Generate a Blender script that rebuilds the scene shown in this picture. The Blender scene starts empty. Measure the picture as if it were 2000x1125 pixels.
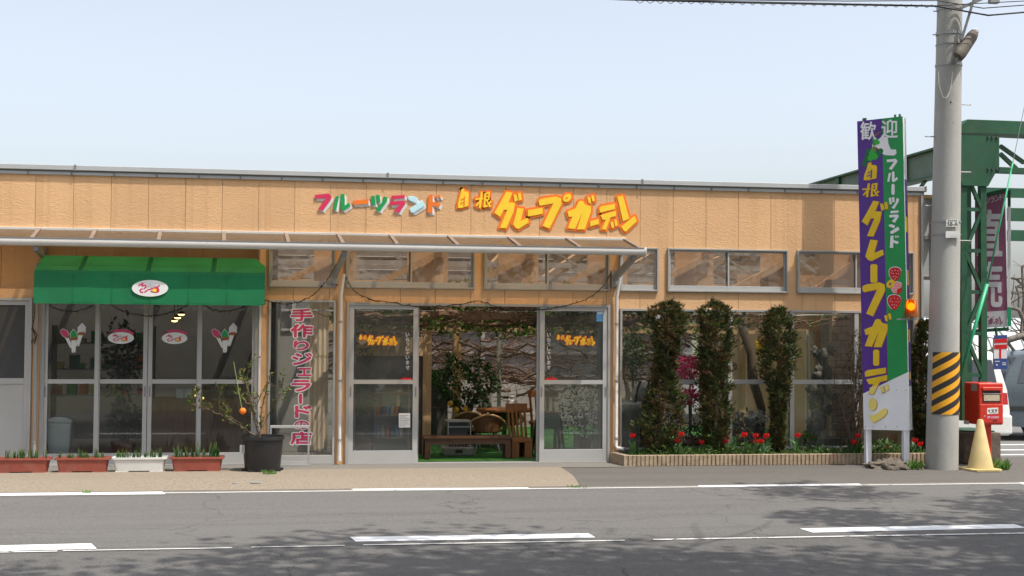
import bpy, bmesh, math, random
from mathutils import Vector, Matrix
from mathutils.geometry import tessellate_polygon
random.seed(7)
R = math.radians
S = bpy.context.scene
COL = S.collection

# ------------------------------------------------------------------ camera
FPX = 2600.0                                   # focal length in pixels of the 2000 px wide photograph
CAM = Vector((0, -17.15, 1.69))
TH = math.atan(6e-5 * FPX); PI_ = math.atan(87.5 / FPX); RO = R(.4)
FW = Vector((math.sin(TH) * math.cos(PI_), math.cos(TH) * math.cos(PI_), math.sin(PI_)))
RT = Vector((math.cos(TH), -math.sin(TH), 0)); UP = RT.cross(FW)
RT2 = RT * math.cos(RO) + UP * math.sin(RO); UP2 = UP * math.cos(RO) - RT * math.sin(RO)
cam = bpy.data.cameras.new('camera'); co = bpy.data.objects.new('camera', cam); COL.objects.link(co)
m3 = Matrix((RT2, UP2, -FW)).transposed()
co.matrix_world = Matrix.Translation(CAM) @ m3.to_4x4()
cam.sensor_width = 36; cam.lens = FPX / 2000 * 36; cam.clip_end = 3000; cam.clip_start = .1
S.camera = co

# ------------------------------------------------------------------ sky, sun, exposure
AZ, EL = R(49), R(64)                          # sun to the right of the facade's normal, high
SUN = Vector((math.cos(EL) * math.sin(AZ), -math.cos(EL) * math.cos(AZ), math.sin(EL)))
W = bpy.data.worlds.new('World'); S.world = W; W.use_nodes = True
nt = W.node_tree
sky = nt.nodes.new('ShaderNodeTexSky'); sky.sky_type = 'NISHITA'; sky.sun_disc = False
sky.sun_elevation = EL; sky.sun_rotation = math.atan2(SUN.x, SUN.y)
sky.air_density = 1.0; sky.dust_density = 3.6; sky.ozone_density = 1.3; sky.altitude = 20
bg = nt.nodes['Background']; bg.inputs[1].default_value = .15
hz = nt.nodes.new('ShaderNodeHueSaturation'); hz.inputs['Saturation'].default_value = .5      # thin white spring haze over the whole sky
nt.links.new(sky.outputs[0], hz.inputs['Color']); nt.links.new(hz.outputs[0], bg.inputs[0])
sl = bpy.data.lights.new('sun', 'SUN'); sl.energy = 2.9; sl.angle = R(.5); sl.color = (1, .95, .87)
so = bpy.data.objects.new('sun', sl); COL.objects.link(so)
so.rotation_euler = SUN.to_track_quat('Z', 'Y').to_euler(); so.location = (6, -10, 20)
S.view_settings.view_transform = 'Standard'; S.view_settings.look = 'None'
S.view_settings.exposure = .74; S.view_settings.gamma = 1; S.view_settings.use_curve_mapping = False
S.render.engine = 'CYCLES'
S.cycles.use_denoising = True; S.cycles.max_bounces = 10; S.cycles.transparent_max_bounces = 24
S.cycles.glossy_bounces = 4; S.cycles.diffuse_bounces = 4; S.cycles.sample_clamp_indirect = 6
S.cycles.caustics_reflective = False; S.cycles.caustics_refractive = False

# ------------------------------------------------------------------ photograph pixel -> place in the world
def ray(x, y): return FW + RT2 * ((x - 1000) / FPX) + UP2 * ((562.5 - y) / FPX)
class Plane:
    def __init__(s, o, n): s.o = Vector(o); s.n = Vector(n).normalized()
    def at(s, x, y, off=0):
        d = ray(x, y); t = (s.o - CAM).dot(s.n) / d.dot(s.n)
        return CAM + d * t + s.n * off
def PY(Y): return Plane((0, Y, 0), (0, -1, 0))
def PZ(Z): return Plane((0, 0, Z), (0, 0, 1))
FAC = PY(0)
def fx(px, py, Y=0): return PY(Y).at(px, py).x
def fz(px, py, Y=0): return PY(Y).at(px, py).z

# ------------------------------------------------------------------ objects
def tag(o, label=None, cat=None, group=None, kind=None):
    if label: o['label'] = label
    if cat: o['category'] = cat
    if group: o['group'] = group
    if kind: o['kind'] = kind
    return o
WLOC = {}
def thing(name, loc, label, cat, group=None):
    o = bpy.data.objects.new(name, None); COL.objects.link(o); o.location = loc; o.empty_display_size = .1
    WLOC[o.name] = Vector(loc)
    return tag(o, label, cat, group)
def dup(o, parent=None):
    c = o.copy(); COL.objects.link(c); c.parent = parent
    for ch in list(o.children): dup(ch, c)
    return c
class MB:
    def __init__(s): s.v = []; s.f = []; s.c = None
    def add(s, vs, fs):
        b = len(s.v); s.v += [tuple(v) for v in vs]; s.f += [tuple(i + b for i in f) for f in fs]; return s
    def box(s, x0, x1, y0, y1, z0, z1):
        return s.add([(x0,y0,z0),(x1,y0,z0),(x1,y1,z0),(x0,y1,z0),(x0,y0,z1),(x1,y0,z1),(x1,y1,z1),(x0,y1,z1)],
                     [(3,2,1,0),(4,5,6,7),(0,1,5,4),(1,2,6,5),(2,3,7,6),(3,0,4,7)])
    def cbox(s, x0, x1, y0, y1, z0, z1, c=.004):          # box whose front edges are chamfered
        vs = []; 
        for (xa, xb, za, zb, y) in ((x0, x1, z0, z1, y1), (x0, x1, z0, z1, y0 + c), (x0 + c, x1 - c, z0 + c, z1 - c, y0)):
            vs += [(xa, y, za), (xb, y, za), (xb, y, zb), (xa, y, zb)]
        fs = [(3,2,1,0)] + [(a, (a + 1) % 4, 4 + (a + 1) % 4, 4 + a) for a in range(4)] \
            + [(4 + a, 4 + (a + 1) % 4, 8 + (a + 1) % 4, 8 + a) for a in range(4)] + [(8, 9, 10, 11)]
        fs = [tuple(f) for f in fs]
        return s.add(vs, fs)
    def bar(s, p, q, w, h=None, up=(0, 0, 1)):
        p, q = Vector(p), Vector(q); d = (q - p).normalized(); h = h or w
        u = d.cross(Vector(up)); u = u.normalized() if u.length > 1e-4 else d.cross(Vector((0, 1, 0))).normalized()
        k = u.cross(d)
        vs = [e + u * (a * w / 2) + k * (b * h / 2) for e in (p, q) for a, b in ((-1,-1),(1,-1),(1,1),(-1,1))]
        return s.add(vs, [(3,2,1,0),(4,5,6,7),(0,1,5,4),(1,2,6,5),(2,3,7,6),(3,0,4,7)])
    def tube(s, pts, r, n=8, cap=True):
        pts = [Vector(p) for p in pts]; m = len(pts); rs = r if isinstance(r, (list, tuple)) else [r] * m
        vs = []; ref = None
        for i, p in enumerate(pts):
            d = (pts[min(i + 1, m - 1)] - pts[max(i - 1, 0)]).normalized()
            if ref is None: ref = d.cross(Vector((0, 0, 1))) if abs(d.z) < .9 else d.cross(Vector((0, 1, 0)))
            u = (ref - d * ref.dot(d)).normalized(); ref = u; k = d.cross(u)
            vs += [p + (u * math.cos(2 * math.pi * j / n) + k * math.sin(2 * math.pi * j / n)) * rs[i] for j in range(n)]
        fs = [(i * n + j, i * n + (j + 1) % n, (i + 1) * n + (j + 1) % n, (i + 1) * n + j) for i in range(m - 1) for j in range(n)]
        if cap: fs += [tuple(range(n))[::-1], tuple((m - 1) * n + j for j in range(n))]
        return s.add(vs, fs)
    def lathe(s, prof, c=(0, 0, 0), n=16, sq=1.0):
        c = Vector(c); m = len(prof); vs = []
        for r, z in prof: vs += [c + Vector((r * math.cos(2 * math.pi * j / n), sq * r * math.sin(2 * math.pi * j / n), z)) for j in range(n)]
        fs = [(i * n + j, i * n + (j + 1) % n, (i + 1) * n + (j + 1) % n, (i + 1) * n + j) for i in range(m - 1) for j in range(n)]
        fs += [tuple(range(n))[::-1], tuple((m - 1) * n + j for j in range(n))]
        return s.add(vs, fs)
    def ball(s, c, r, n=10, m=7):
        rx, ry, rz = r if isinstance(r, (tuple, list)) else (r, r, r); c = Vector(c)
        vs = [c + Vector((0, 0, -rz))]
        for i in range(1, m):
            a = -math.pi / 2 + math.pi * i / m
            vs += [c + Vector((rx * math.cos(a) * math.cos(2 * math.pi * j / n), ry * math.cos(a) * math.sin(2 * math.pi * j / n), rz * math.sin(a))) for j in range(n)]
        vs.append(c + Vector((0, 0, rz))); t = len(vs) - 1
        fs = [(0, 1 + (j + 1) % n, 1 + j) for j in range(n)]
        for i in range(m - 2): fs += [(1 + i * n + j, 1 + i * n + (j + 1) % n, 1 + (i + 1) * n + (j + 1) % n, 1 + (i + 1) * n + j) for j in range(n)]
        fs += [(1 + (m - 2) * n + j, 1 + (m - 2) * n + (j + 1) % n, t) for j in range(n)]
        return s.add(vs, fs)
    def prism(s, pts, nrm, th, back=False):               # outline pts (3-D, flat) as the front face, th deep behind it
        pts = [Vector(p) for p in pts]; nrm = Vector(nrm).normalized(); n = len(pts)
        ar = sum((pts[i].cross(pts[(i + 1) % n]) for i in range(n)), Vector())
        if ar.dot(nrm) < 0: pts = pts[::-1]
        tri = tessellate_polygon([pts])
        fr = []
        for t in tri:
            a, b, c = t
            if (pts[b] - pts[a]).cross(pts[c] - pts[a]).dot(nrm) < 0: t = (a, c, b)
            fr.append(tuple(t))
        bk = [p - nrm * th for p in pts]
        fs = fr + [(i, n + i, n + (i + 1) % n, (i + 1) % n) for i in range(n)]
        if back: fs += [(n + t[0], n + t[2], n + t[1]) for t in fr]
        return s.add(pts + bk, fs)
    def quad(s, a, b, c, d): return s.add([a, b, c, d], [(0, 1, 2, 3)])
    def build(s, name, mat, parent=None, smooth=False, bevel=0, seg=1, cols=None):
        me = bpy.data.meshes.new(name)
        off = Vector((0, 0, 0)); p = parent
        while p is not None:
            if p.name in WLOC: off = WLOC[p.name]; break
            p = p.parent
        me.from_pydata([tuple(Vector(v) - off) for v in s.v] if off.length else s.v, [], s.f); me.update()
        if cols is not None:
            at = me.color_attributes.new('tint', 'FLOAT_COLOR', 'CORNER')
            flat = []
            for pl in me.polygons:
                c = cols[pl.index]
                for _ in range(pl.loop_total): flat += [c[0], c[1], c[2], 1]
            at.data.foreach_set('color', flat)
        if smooth:
            me.polygons.foreach_set('use_smooth', [True] * len(me.polygons))
        if isinstance(mat, str): mat = M[mat]
        me.materials.append(mat)
        o = bpy.data.objects.new(name, me); COL.objects.link(o)
        if parent is not None: o.parent = parent
        if smooth and smooth is not True:
            me.set_sharp_from_angle(angle=smooth)
        if bevel:
            md = o.modifiers.new('bevel', 'BEVEL'); md.width = bevel; md.segments = seg; md.limit_method = 'ANGLE'; md.angle_limit = R(40)
        return o
SM = R(35)

# ------------------------------------------------------------------ materials
M = {}
def mat(name, col, rough=.6, var=.12, scale=6, bump=0, bscale=40, metal=0, spec=.4, dirt=None, dirtscale=1.5, dirtamt=.35, tint=False,
        coat=0, stretch=(1, 1, 1), fine=0, trans=0, emit=0):
    m = bpy.data.materials.new(name); m.use_nodes = True; n = m.node_tree.nodes; l = m.node_tree.links
    b = n['Principled BSDF']; b.inputs['Roughness'].default_value = rough; b.inputs['Metallic'].default_value = metal
    b.inputs['Specular IOR Level'].default_value = spec; b.inputs['Coat Weight'].default_value = coat
    tc = n.new('ShaderNodeTexCoord'); mp = n.new('ShaderNodeMapping'); mp.inputs['Scale'].default_value = stretch
    geo = n.new('ShaderNodeNewGeometry'); l.new(geo.outputs['Position'], mp.inputs['Vector'])
    def noise(sc, det=4, r=.6):
        t = n.new('ShaderNodeTexNoise'); t.inputs['Scale'].default_value = sc; t.inputs['Detail'].default_value = det
        t.inputs['Roughness'].default_value = r; l.new(mp.outputs[0], t.inputs['Vector']); return t
    def mix(kind, fac, a, c):
        x = n.new('ShaderNodeMix'); x.data_type = 'RGBA'; x.blend_type = kind
        for i, vv in ((0, fac), (6, a), (7, c)):
            if hasattr(vv, 'links') or hasattr(vv, 'is_linked'): l.new(vv, x.inputs[i])
            elif i == 0: x.inputs[0].default_value = vv
            else: x.inputs[i].default_value = (*vv, 1)
        return x.outputs[2]
    def ramp(src, lo, hi, a=0., c=1.):
        x = n.new('ShaderNodeMapRange'); x.inputs[1].default_value = lo; x.inputs[2].default_value = hi
        x.inputs[3].default_value = a; x.inputs[4].default_value = c; l.new(src, x.inputs[0]); return x.outputs[0]
    base = None
    if tint:
        va = n.new('ShaderNodeVertexColor'); va.layer_name = 'tint'; base = va.outputs[0]
    else:
        rgb = n.new('ShaderNodeRGB'); rgb.outputs[0].default_value = (*col, 1); base = rgb.outputs[0]
    if var:
        v = ramp(noise(scale).outputs[0], .3, .7, 1 - var, 1 + var)
        cx = n.new('ShaderNodeCombineColor')
        for i in range(3): l.new(v, cx.inputs[i])
        base = mix('MULTIPLY', 1., base, cx.outputs[0])
    if fine:
        v = ramp(noise(bscale * 1.7, 2, .7).outputs[0], .3, .7, 1 - fine, 1 + fine)
        cx = n.new('ShaderNodeCombineColor')
        for i in range(3): l.new(v, cx.inputs[i])
        base = mix('MULTIPLY', 1., base, cx.outputs[0])
    if dirt:
        base = mix('MIX', ramp(noise(dirtscale, 6, .65).outputs[0], .5, .75, 0, dirtamt), base, dirt)
    l.new(base, b.inputs['Base Color'])
    if bump:
        bp = n.new('ShaderNodeBump'); bp.inputs['Strength'].default_value = bump; bp.inputs['Distance'].default_value = .01
        l.new(noise(bscale, 5).outputs[0], bp.inputs['Height']); l.new(bp.outputs[0], b.inputs['Normal'])
    rr = ramp(noise(scale * 2.3).outputs[0], .3, .7, max(0, rough - .08), min(1, rough + .08)); l.new(rr, b.inputs['Roughness'])
    if trans:                                   # thin leaf or film: lets some light through
        tr = n.new('ShaderNodeBsdfTranslucent'); l.new(base, tr.inputs[0]); mx = n.new('ShaderNodeMixShader'); mx.inputs[0].default_value = trans
        l.new(b.outputs[0], mx.inputs[1]); l.new(tr.outputs[0], mx.inputs[2]); l.new(mx.outputs[0], n['Material Output'].inputs[0])
    if emit:
        b.inputs['Emission Strength'].default_value = emit; b.inputs['Emission Color'].default_value = (*col, 1)
    M[name] = m; return m
def glass(name, tint=(.9, .93, .92), ior=1.5, haze=.03, hazecol=(.6, .6, .58), rough=0.0, extra=0):
    m = bpy.data.materials.new(name); m.use_nodes = True; n = m.node_tree.nodes; l = m.node_tree.links
    n.remove(n['Principled BSDF'])
    t = n.new('ShaderNodeBsdfTransparent'); t.inputs[0].default_value = (*tint, 1)
    d = n.new('ShaderNodeBsdfDiffuse'); d.inputs[0].default_value = (*hazecol, 1)
    tl = n.new('ShaderNodeBsdfTranslucent'); tl.inputs[0].default_value = (*hazecol, 1)
    g = n.new('ShaderNodeBsdfGlossy'); g.inputs['Roughness'].default_value = rough
    fr = n.new('ShaderNodeFresnel'); fr.inputs[0].default_value = ior
    geo = n.new('ShaderNodeNewGeometry')
    nz = n.new('ShaderNodeTexNoise'); nz.inputs['Scale'].default_value = 2.2; nz.inputs['Detail'].default_value = 5; l.new(geo.outputs['Position'], nz.inputs['Vector'])
    mr = n.new('ShaderNodeMapRange'); mr.inputs[1].default_value = .3; mr.inputs[2].default_value = .7
    mr.inputs[3].default_value = haze * .5; mr.inputs[4].default_value = haze * 1.6; l.new(nz.outputs[0], mr.inputs[0])
    m0 = n.new('ShaderNodeMixShader'); m0.inputs[0].default_value = .5; l.new(d.outputs[0], m0.inputs[1]); l.new(tl.outputs[0], m0.inputs[2])
    m1 = n.new('ShaderNodeMixShader'); l.new(mr.outputs[0], m1.inputs[0]); l.new(t.outputs[0], m1.inputs[1]); l.new(m0.outputs[0], m1.inputs[2])
    m2 = n.new('ShaderNodeMixShader'); l.new(fr.outputs[0], m2.inputs[0]); l.new(m1.outputs[0], m2.inputs[1]); l.new(g.outputs[0], m2.inputs[2])
    l.new(m2.outputs[0], n['Material Output'].inputs[0]); M[name] = m
    return m

def siding_mat():
    m = mat('siding', (.66, .40, .205), .78, var=.06, scale=1.3, dirt=(.55, .32, .15), dirtscale=.9, dirtamt=.3, fine=.04, bscale=90)
    n = m.node_tree.nodes; l = m.node_tree.links; b = n['Principled BSDF']
    geo = n.new('ShaderNodeNewGeometry'); mp = n.new('ShaderNodeMapping'); mp.inputs['Scale'].default_value = (1, 1, 2.6); l.new(geo.outputs['Position'], mp.inputs[0])
    v = n.new('ShaderNodeTexNoise'); v.inputs['Scale'].default_value = 15; v.inputs['Detail'].default_value = 3.5; v.inputs['Distortion'].default_value = 1.4; l.new(mp.outputs[0], v.inputs['Vector'])
    r = n.new('ShaderNodeMapRange'); r.inputs[1].default_value = .45; r.inputs[2].default_value = .62; l.new(v.outputs[0], r.inputs[0])
    v2 = n.new('ShaderNodeTexNoise'); v2.inputs['Scale'].default_value = 45; v2.inputs['Detail'].default_value = 3; l.new(mp.outputs[0], v2.inputs['Vector'])
    ad = n.new('ShaderNodeMath'); ad.operation = 'MULTIPLY_ADD'; ad.inputs[1].default_value = .3; l.new(v2.outputs[0], ad.inputs[0]); l.new(r.outputs[0], ad.inputs[2])
    bp = n.new('ShaderNodeBump'); bp.inputs['Strength'].default_value = .30; bp.inputs['Distance'].default_value = .005
    # rain streaks: narrow vertical runs, faint
    ms = n.new('ShaderNodeMapping'); ms.inputs['Scale'].default_value = (7, 1, .28); l.new(geo.outputs['Position'], ms.inputs[0])
    st = n.new('ShaderNodeTexNoise'); st.inputs['Scale'].default_value = 1.6; st.inputs['Detail'].default_value = 5; l.new(ms.outputs[0], st.inputs['Vector'])
    sr = n.new('ShaderNodeMapRange'); sr.inputs[1].default_value = .52; sr.inputs[2].default_value = .75; sr.inputs[4].default_value = .38; l.new(st.outputs[0], sr.inputs[0])
    sm = n.new('ShaderNodeMix'); sm.data_type = 'RGBA'; sm.inputs[7].default_value = (.46, .27, .13, 1); l.new(sr.outputs[0], sm.inputs[0])
    src = b.inputs['Base Color'].links[0].from_socket; l.new(src, sm.inputs[6])
    oi = n.new('ShaderNodeObjectInfo'); orr = n.new('ShaderNodeMapRange'); orr.inputs[3].default_value = .93; orr.inputs[4].default_value = 1.05; l.new(oi.outputs['Random'], orr.inputs[0])   # boards differ slightly
    vm = n.new('ShaderNodeVectorMath'); vm.operation = 'SCALE'; l.new(sm.outputs[2], vm.inputs[0]); l.new(orr.outputs[0], vm.inputs['Scale']); l.new(vm.outputs[0], b.inputs['Base Color'])
    l.new(ad.outputs[0], bp.inputs['Height']); l.new(bp.outputs[0], b.inputs['Normal'])
siding_mat()
def asphalt_mat(name, c0, c1, c2, crack=True, bs=150, patch=(.35, .65), streak=True):
    m = bpy.data.materials.new(name); m.use_nodes = True; n = m.node_tree.nodes; l = m.node_tree.links; b = n['Principled BSDF']
    b.inputs['Roughness'].default_value = .88; b.inputs['Specular IOR Level'].default_value = .3
    geo = n.new('ShaderNodeNewGeometry')
    def tex(sc, det, stretch=(1, 1, 1)):
        mp = n.new('ShaderNodeMapping'); mp.inputs['Scale'].default_value = stretch; l.new(geo.outputs['Position'], mp.inputs[0])
        t = n.new('ShaderNodeTexNoise'); t.inputs['Scale'].default_value = sc; t.inputs['Detail'].default_value = det; t.inputs['Roughness'].default_value = .65
        l.new(mp.outputs[0], t.inputs['Vector']); return t.outputs[0]
    def mr(x, a, c, d=0., e=1.):
        q = n.new('ShaderNodeMapRange'); q.inputs[1].default_value = a; q.inputs[2].default_value = c; q.inputs[3].default_value = d; q.inputs[4].default_value = e; l.new(x, q.inputs[0]); return q.outputs[0]
    def mx(f, a, c, kind='MIX'):
        q = n.new('ShaderNodeMix'); q.data_type = 'RGBA'; q.blend_type = kind
        for i, vv in ((0, f), (6, a), (7, c)):
            if isinstance(vv, (float, int)): q.inputs[i].default_value = vv
            elif isinstance(vv, tuple): q.inputs[i].default_value = (*vv, 1)
            else: l.new(vv, q.inputs[i])
        return q.outputs[2]
    vo = n.new('ShaderNodeTexVoronoi'); vo.inputs['Scale'].default_value = bs; l.new(geo.outputs['Position'], vo.inputs['Vector'])
    sep = n.new('ShaderNodeSeparateColor'); l.new(vo.outputs['Color'], sep.inputs[0])
    c = mx(mr(sep.outputs[0], 0, 1), c0, c1)
    c = mx(mr(tex(1.1, 6, (.5, 1, 1)), patch[0], patch[1]), c, c2)
    if streak: c = mx(mr(tex(3.2, 4, (.06, 1, 1)), .45, .75, 0, .45), c, tuple(q * .70 for q in c0))
    c = mx(mr(tex(40, 3), .3, .7, 0, .5), c, tuple(q * 1.15 for q in c1))
    if crack:
        v2 = n.new('ShaderNodeTexVoronoi'); v2.feature = 'DISTANCE_TO_EDGE'; v2.inputs['Scale'].default_value = .33
        ds = n.new('ShaderNodeVectorMath'); ds.operation = 'MULTIPLY_ADD'; ds.inputs[1].default_value = (.9, .9, .9)
        nn = n.new('ShaderNodeTexNoise'); nn.inputs['Scale'].default_value = 1.5; nn.inputs['Detail'].default_value = 6; l.new(geo.outputs['Position'], nn.inputs['Vector'])
        l.new(nn.outputs['Color'], ds.inputs[0]); l.new(geo.outputs['Position'], ds.inputs[2]); l.new(ds.outputs[0], v2.inputs['Vector'])
        f = mr(v2.outputs['Distance'], .0, .0045, .55, 0.)
        c = mx(f, c, tuple(q * .3 for q in c0))
    l.new(c, b.inputs['Base Color'])
    bp = n.new('ShaderNodeBump'); bp.inputs['Strength'].default_value = .5; bp.inputs['Distance'].default_value = .004
    l.new(vo.outputs['Distance'], bp.inputs['Height']); l.new(bp.outputs[0], b.inputs['Normal']); M[name] = m
asphalt_mat('asphalt', (.070, .067, .063), (.158, .152, .143), (.118, .114, .107), bs=95)
asphalt_mat('asphalt_near', (.054, .052, .049), (.136, .131, .124), (.105, .102, .096), bs=80)
asphalt_mat('asphalt_lot', (.12, .118, .115), (.18, .175, .17), (.16, .157, .15), crack=False)
asphalt_mat('asphalt_apron', (.072, .066, .060), (.128, .118, .106), (.105, .098, .088), crack=False, bs=120)
asphalt_mat('aggregate', (.125, .10, .072), (.28, .235, .18), (.20, .168, .128), crack=False, bs=62, streak=False)
asphalt_mat('concrete_strip', (.13, .12, .105), (.19, .175, .155), (.16, .148, .13), crack=False, bs=200, streak=False)
def paint_mat(name, col, wear):
    m = mat(name, col, .7, var=.05, scale=3); n = m.node_tree.nodes; l = m.node_tree.links; b = n['Principled BSDF']
    geo = n.new('ShaderNodeNewGeometry'); t = n.new('ShaderNodeTexNoise'); t.inputs['Scale'].default_value = 9; t.inputs['Detail'].default_value = 8; t.inputs['Roughness'].default_value = .75
    l.new(geo.outputs['Position'], t.inputs['Vector']); q = n.new('ShaderNodeMapRange'); q.inputs[1].default_value = wear; q.inputs[2].default_value = wear + .05; l.new(t.outputs[0], q.inputs[0])
    tr = n.new('ShaderNodeBsdfTransparent'); x = n.new('ShaderNodeMixShader'); l.new(q.outputs[0], x.inputs[0]); l.new(b.outputs[0], x.inputs[1]); l.new(tr.outputs[0], x.inputs[2])
    l.new(x.outputs[0], n['Material Output'].inputs[0])
paint_mat('line_new', (.72, .73, .73), .78)
paint_mat('line_old', (.60, .60, .58), .56)
paint_mat('line_thin', (.55, .54, .51), .60)
mat('alu', (.31, .305, .29), .45, var=.06, scale=3, metal=.0, spec=.5, dirt=(.30, .28, .25), dirtscale=2.2, dirtamt=.3, stretch=(1, 1, .4))
mat('alu_bright', (.40, .395, .38), .4, var=.05, scale=3, spec=.5, dirt=(.36, .34, .31), dirtscale=2, dirtamt=.35, stretch=(.4, 1, 1))
mat('alu_dark', (.20, .195, .19), .5, var=.08)
mat('gutter', (.60, .575, .54), .3, var=.05, scale=2, spec=.6, dirt=(.34, .30, .26), dirtscale=3, dirtamt=.3, stretch=(.3, 1, 1))
mat('rib', (.22, .17, .14), .4, var=.08)
mat('coping', (.42, .43, .43), .45, var=.07, scale=1.5, spec=.5, dirt=(.28, .27, .25), dirtscale=3, dirtamt=.4)
mat('black_gap', (.03, .028, .025), .8)
mat('door_panel', (.40, .395, .38), .6, var=.05, scale=2, dirt=(.28, .27, .24), dirtamt=.35)
mat('screen', (.055, .055, .055), .8, var=.1, bump=.1, bscale=300)
mat('green_fabric', (.008, .165, .058), .75, var=.14, scale=2.5, bump=.07, bscale=9, spec=.35, dirt=(.02, .11, .05), dirtamt=.35, trans=.08)
mat('white_sign', (.72, .72, .71), .4, var=.04)
mat('crimson', (.58, .045, .13), .45, var=.06); mat('leaf_green_sign', (.015, .30, .075), .4, var=.05)
mat('orange_sign', (.82, .19, .025), .4, var=.05); mat('yellow_sign', (.92, .60, .04), .4, var=.05); mat('pale_blue_sign', (.50, .76, .82), .4, var=.05)
mat('pink_red', (.62, .035, .10), .4, var=.05)
mat('ochre_sign', (.74, .49, .015), .5, var=.08, scale=8); mat('purple_sign', (.075, .015, .235), .35, var=.1, scale=3, spec=.5)
mat('green_sign', (.005, .26, .06), .35, var=.08, scale=3, spec=.5); mat('pale_board', (.76, .76, .79), .4, var=.05, scale=3, dirt=(.45, .43, .42), dirtamt=.3)
mat('ochre_dark', (.32, .10, .01), .5); mat('cream_yellow', (.80, .66, .17), .5, var=.06)
mat('strawberry', (.52, .01, .012), .4, var=.1, scale=30); mat('strawberry_pink', (.72, .25, .25), .4); mat('grape_green', (.03, .36, .04), .4, var=.15, scale=30); mat('grape_dark', (.005, .14, .045), .45); mat('brown_sign', (.30, .09, .02), .5)
mat('terracotta', (.30, .075, .05), .6, var=.1, scale=8, dirt=(.38, .22, .17), dirtscale=5, dirtamt=.35, bump=.05)
mat('white_plastic', (.66, .65, .61), .5, var=.05, dirt=(.45, .42, .36), dirtscale=5, dirtamt=.4)
mat('soil', (.05, .035, .024), .95, var=.3, scale=30, bump=.6, bscale=60)
mat('shoot', (.06, .16, .04), .5, tint=True, trans=.2, var=.15, scale=30)
mat('black_plastic', (.016, .016, .017), .45, var=.2, scale=5, spec=.5, dirt=(.05, .047, .04), dirtscale=4, dirtamt=.5)
mat('leaf', (.05, .1, .03), .55, tint=True, trans=.3, var=.2, scale=12)
mat('conifer', (.05, .06, .02), .7, tint=True, trans=.2, var=.25, scale=9)
mat('bark', (.13, .095, .065), .9, var=.25, scale=25, bump=.5, bscale=50); mat('bark_grey', (.17, .15, .13), .9, var=.25, scale=20, bump=.5, bscale=40)
mat('vine_bark', (.20, .13, .085), .9, var=.45, scale=14, bump=.6, bscale=60, tint=True)
mat('orange_fruit', (.85, .18, .01), .4, var=.08, bump=.1, bscale=200); mat('yellow_fruit', (.80, .42, .03), .45, var=.1)
mat('concrete', (.38, .37, .345), .85, var=.1, scale=2.5, bump=.25, bscale=60, fine=.06, dirt=(.24, .23, .20), dirtscale=2, dirtamt=.65, stretch=(1, 1, .3))
mat('concrete_rough', (.13, .108, .085), .95, var=.3, scale=7, bump=1.0, bscale=22, dirt=(.12, .10, .075), dirtscale=5, dirtamt=.6)
mat('block', (.36, .275, .185), .95, var=.22, scale=14, bump=.8, bscale=45, dirt=(.16, .115, .07), dirtscale=6, dirtamt=.55)
mat('block_base', (.20, .16, .11), .95, var=.25, scale=14, bump=.6, bscale=45)
mat('galv', (.33, .33, .32), .45, metal=.5, var=.1, scale=10); mat('steel_dark', (.09, .09, .09), .5, metal=.3, var=.1)
mat('hazard_yellow', (.80, .36, .01), .5, var=.06, dirt=(.4, .2, .03), dirtscale=6, dirtamt=.3); mat('hazard_black', (.018, .017, .016), .6)
mat('lamp_grey', (.09, .075, .058), .7, var=.1); mat('plate', (.62, .62, .58), .5, var=.06); mat('plate_text', (.03, .03, .03), .6)
mat('steel_green', (.018, .085, .042), .5, var=.2, scale=3, dirt=(.10, .075, .05), dirtscale=3.5, dirtamt=.3, bump=.06, bscale=30); mat('guy_green', (.03, .36, .17), .4, var=.08)
mat('steel_pale', (.10, .16, .125), .55, var=.12, scale=2)
mat('plum', (.27, .085, .16), .5, var=.08, scale=3, dirt=(.25, .13, .17), dirtamt=.3); mat('pale_text', (.62, .60, .62), .5, var=.06)
mat('post_red', (.60, .030, .012), .35, var=.08, scale=5, spec=.5, coat=.2, dirt=(.36, .03, .02), dirtamt=.4); mat('post_dark', (.05, .02, .018), .6); mat('slot_chrome', (.5, .49, .47), .3, metal=.6)
mat('label_white', (.70, .70, .68), .5, var=.05); mat('label_grey', (.33, .33, .32), .5); mat('label_print', (.12, .12, .12), .6); mat('notice', (.50, .42, .30), .6, var=.3, scale=60)
mat('cone_yellow', (.54, .42, .19), .6, var=.09, scale=6, dirt=(.40, .33, .20), dirtscale=5, dirtamt=.4)
mat('beacon_base', (.25, .07, .02), .4); mat('cable', (.02, .02, .02), .7)
mat('car_white', (.72, .72, .70), .25, var=.02, spec=.5, coat=.5); mat('car_blue', (.06, .078, .092), .3, var=.05, spec=.4, coat=.3); mat('rubber', (.02, .02, .02), .85); mat('tail_red', (.40, .01, .015), .3, coat=.5)
mat('car_glass', (.018, .022, .026), .08, var=0, spec=.8)
mat('timber', (.52, .33, .17), .65, var=.14, scale=4, stretch=(4, 4, .5)); mat('timber_tan', (.60, .40, .225), .7, var=.1, scale=3)
mat('wood_dark', (.095, .042, .022), .5, var=.25, scale=6, stretch=(.5, 4, 4)); mat('wood_orange', (.30, .115, .035), .5, var=.25, scale=6, stretch=(5, 5, .6)); mat('rattan', (.42, .25, .11), .55, var=.15); mat('rattan_brown', (.17, .075, .03), .6, var=.2, scale=30)
mat('cushion', (.60, .62, .66), .8); mat('carpet', (.05, .20, .035), .95, var=.2, scale=40, bump=.3, bscale=200); mat('inner_floor', (.17, .165, .15), .8, var=.2)
mat('heater', (.36, .355, .34), .4, var=.05); mat('heater_dark', (.05, .05, .05), .5); mat('stool_green', (.01, .16, .05), .4, var=.1)
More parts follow.
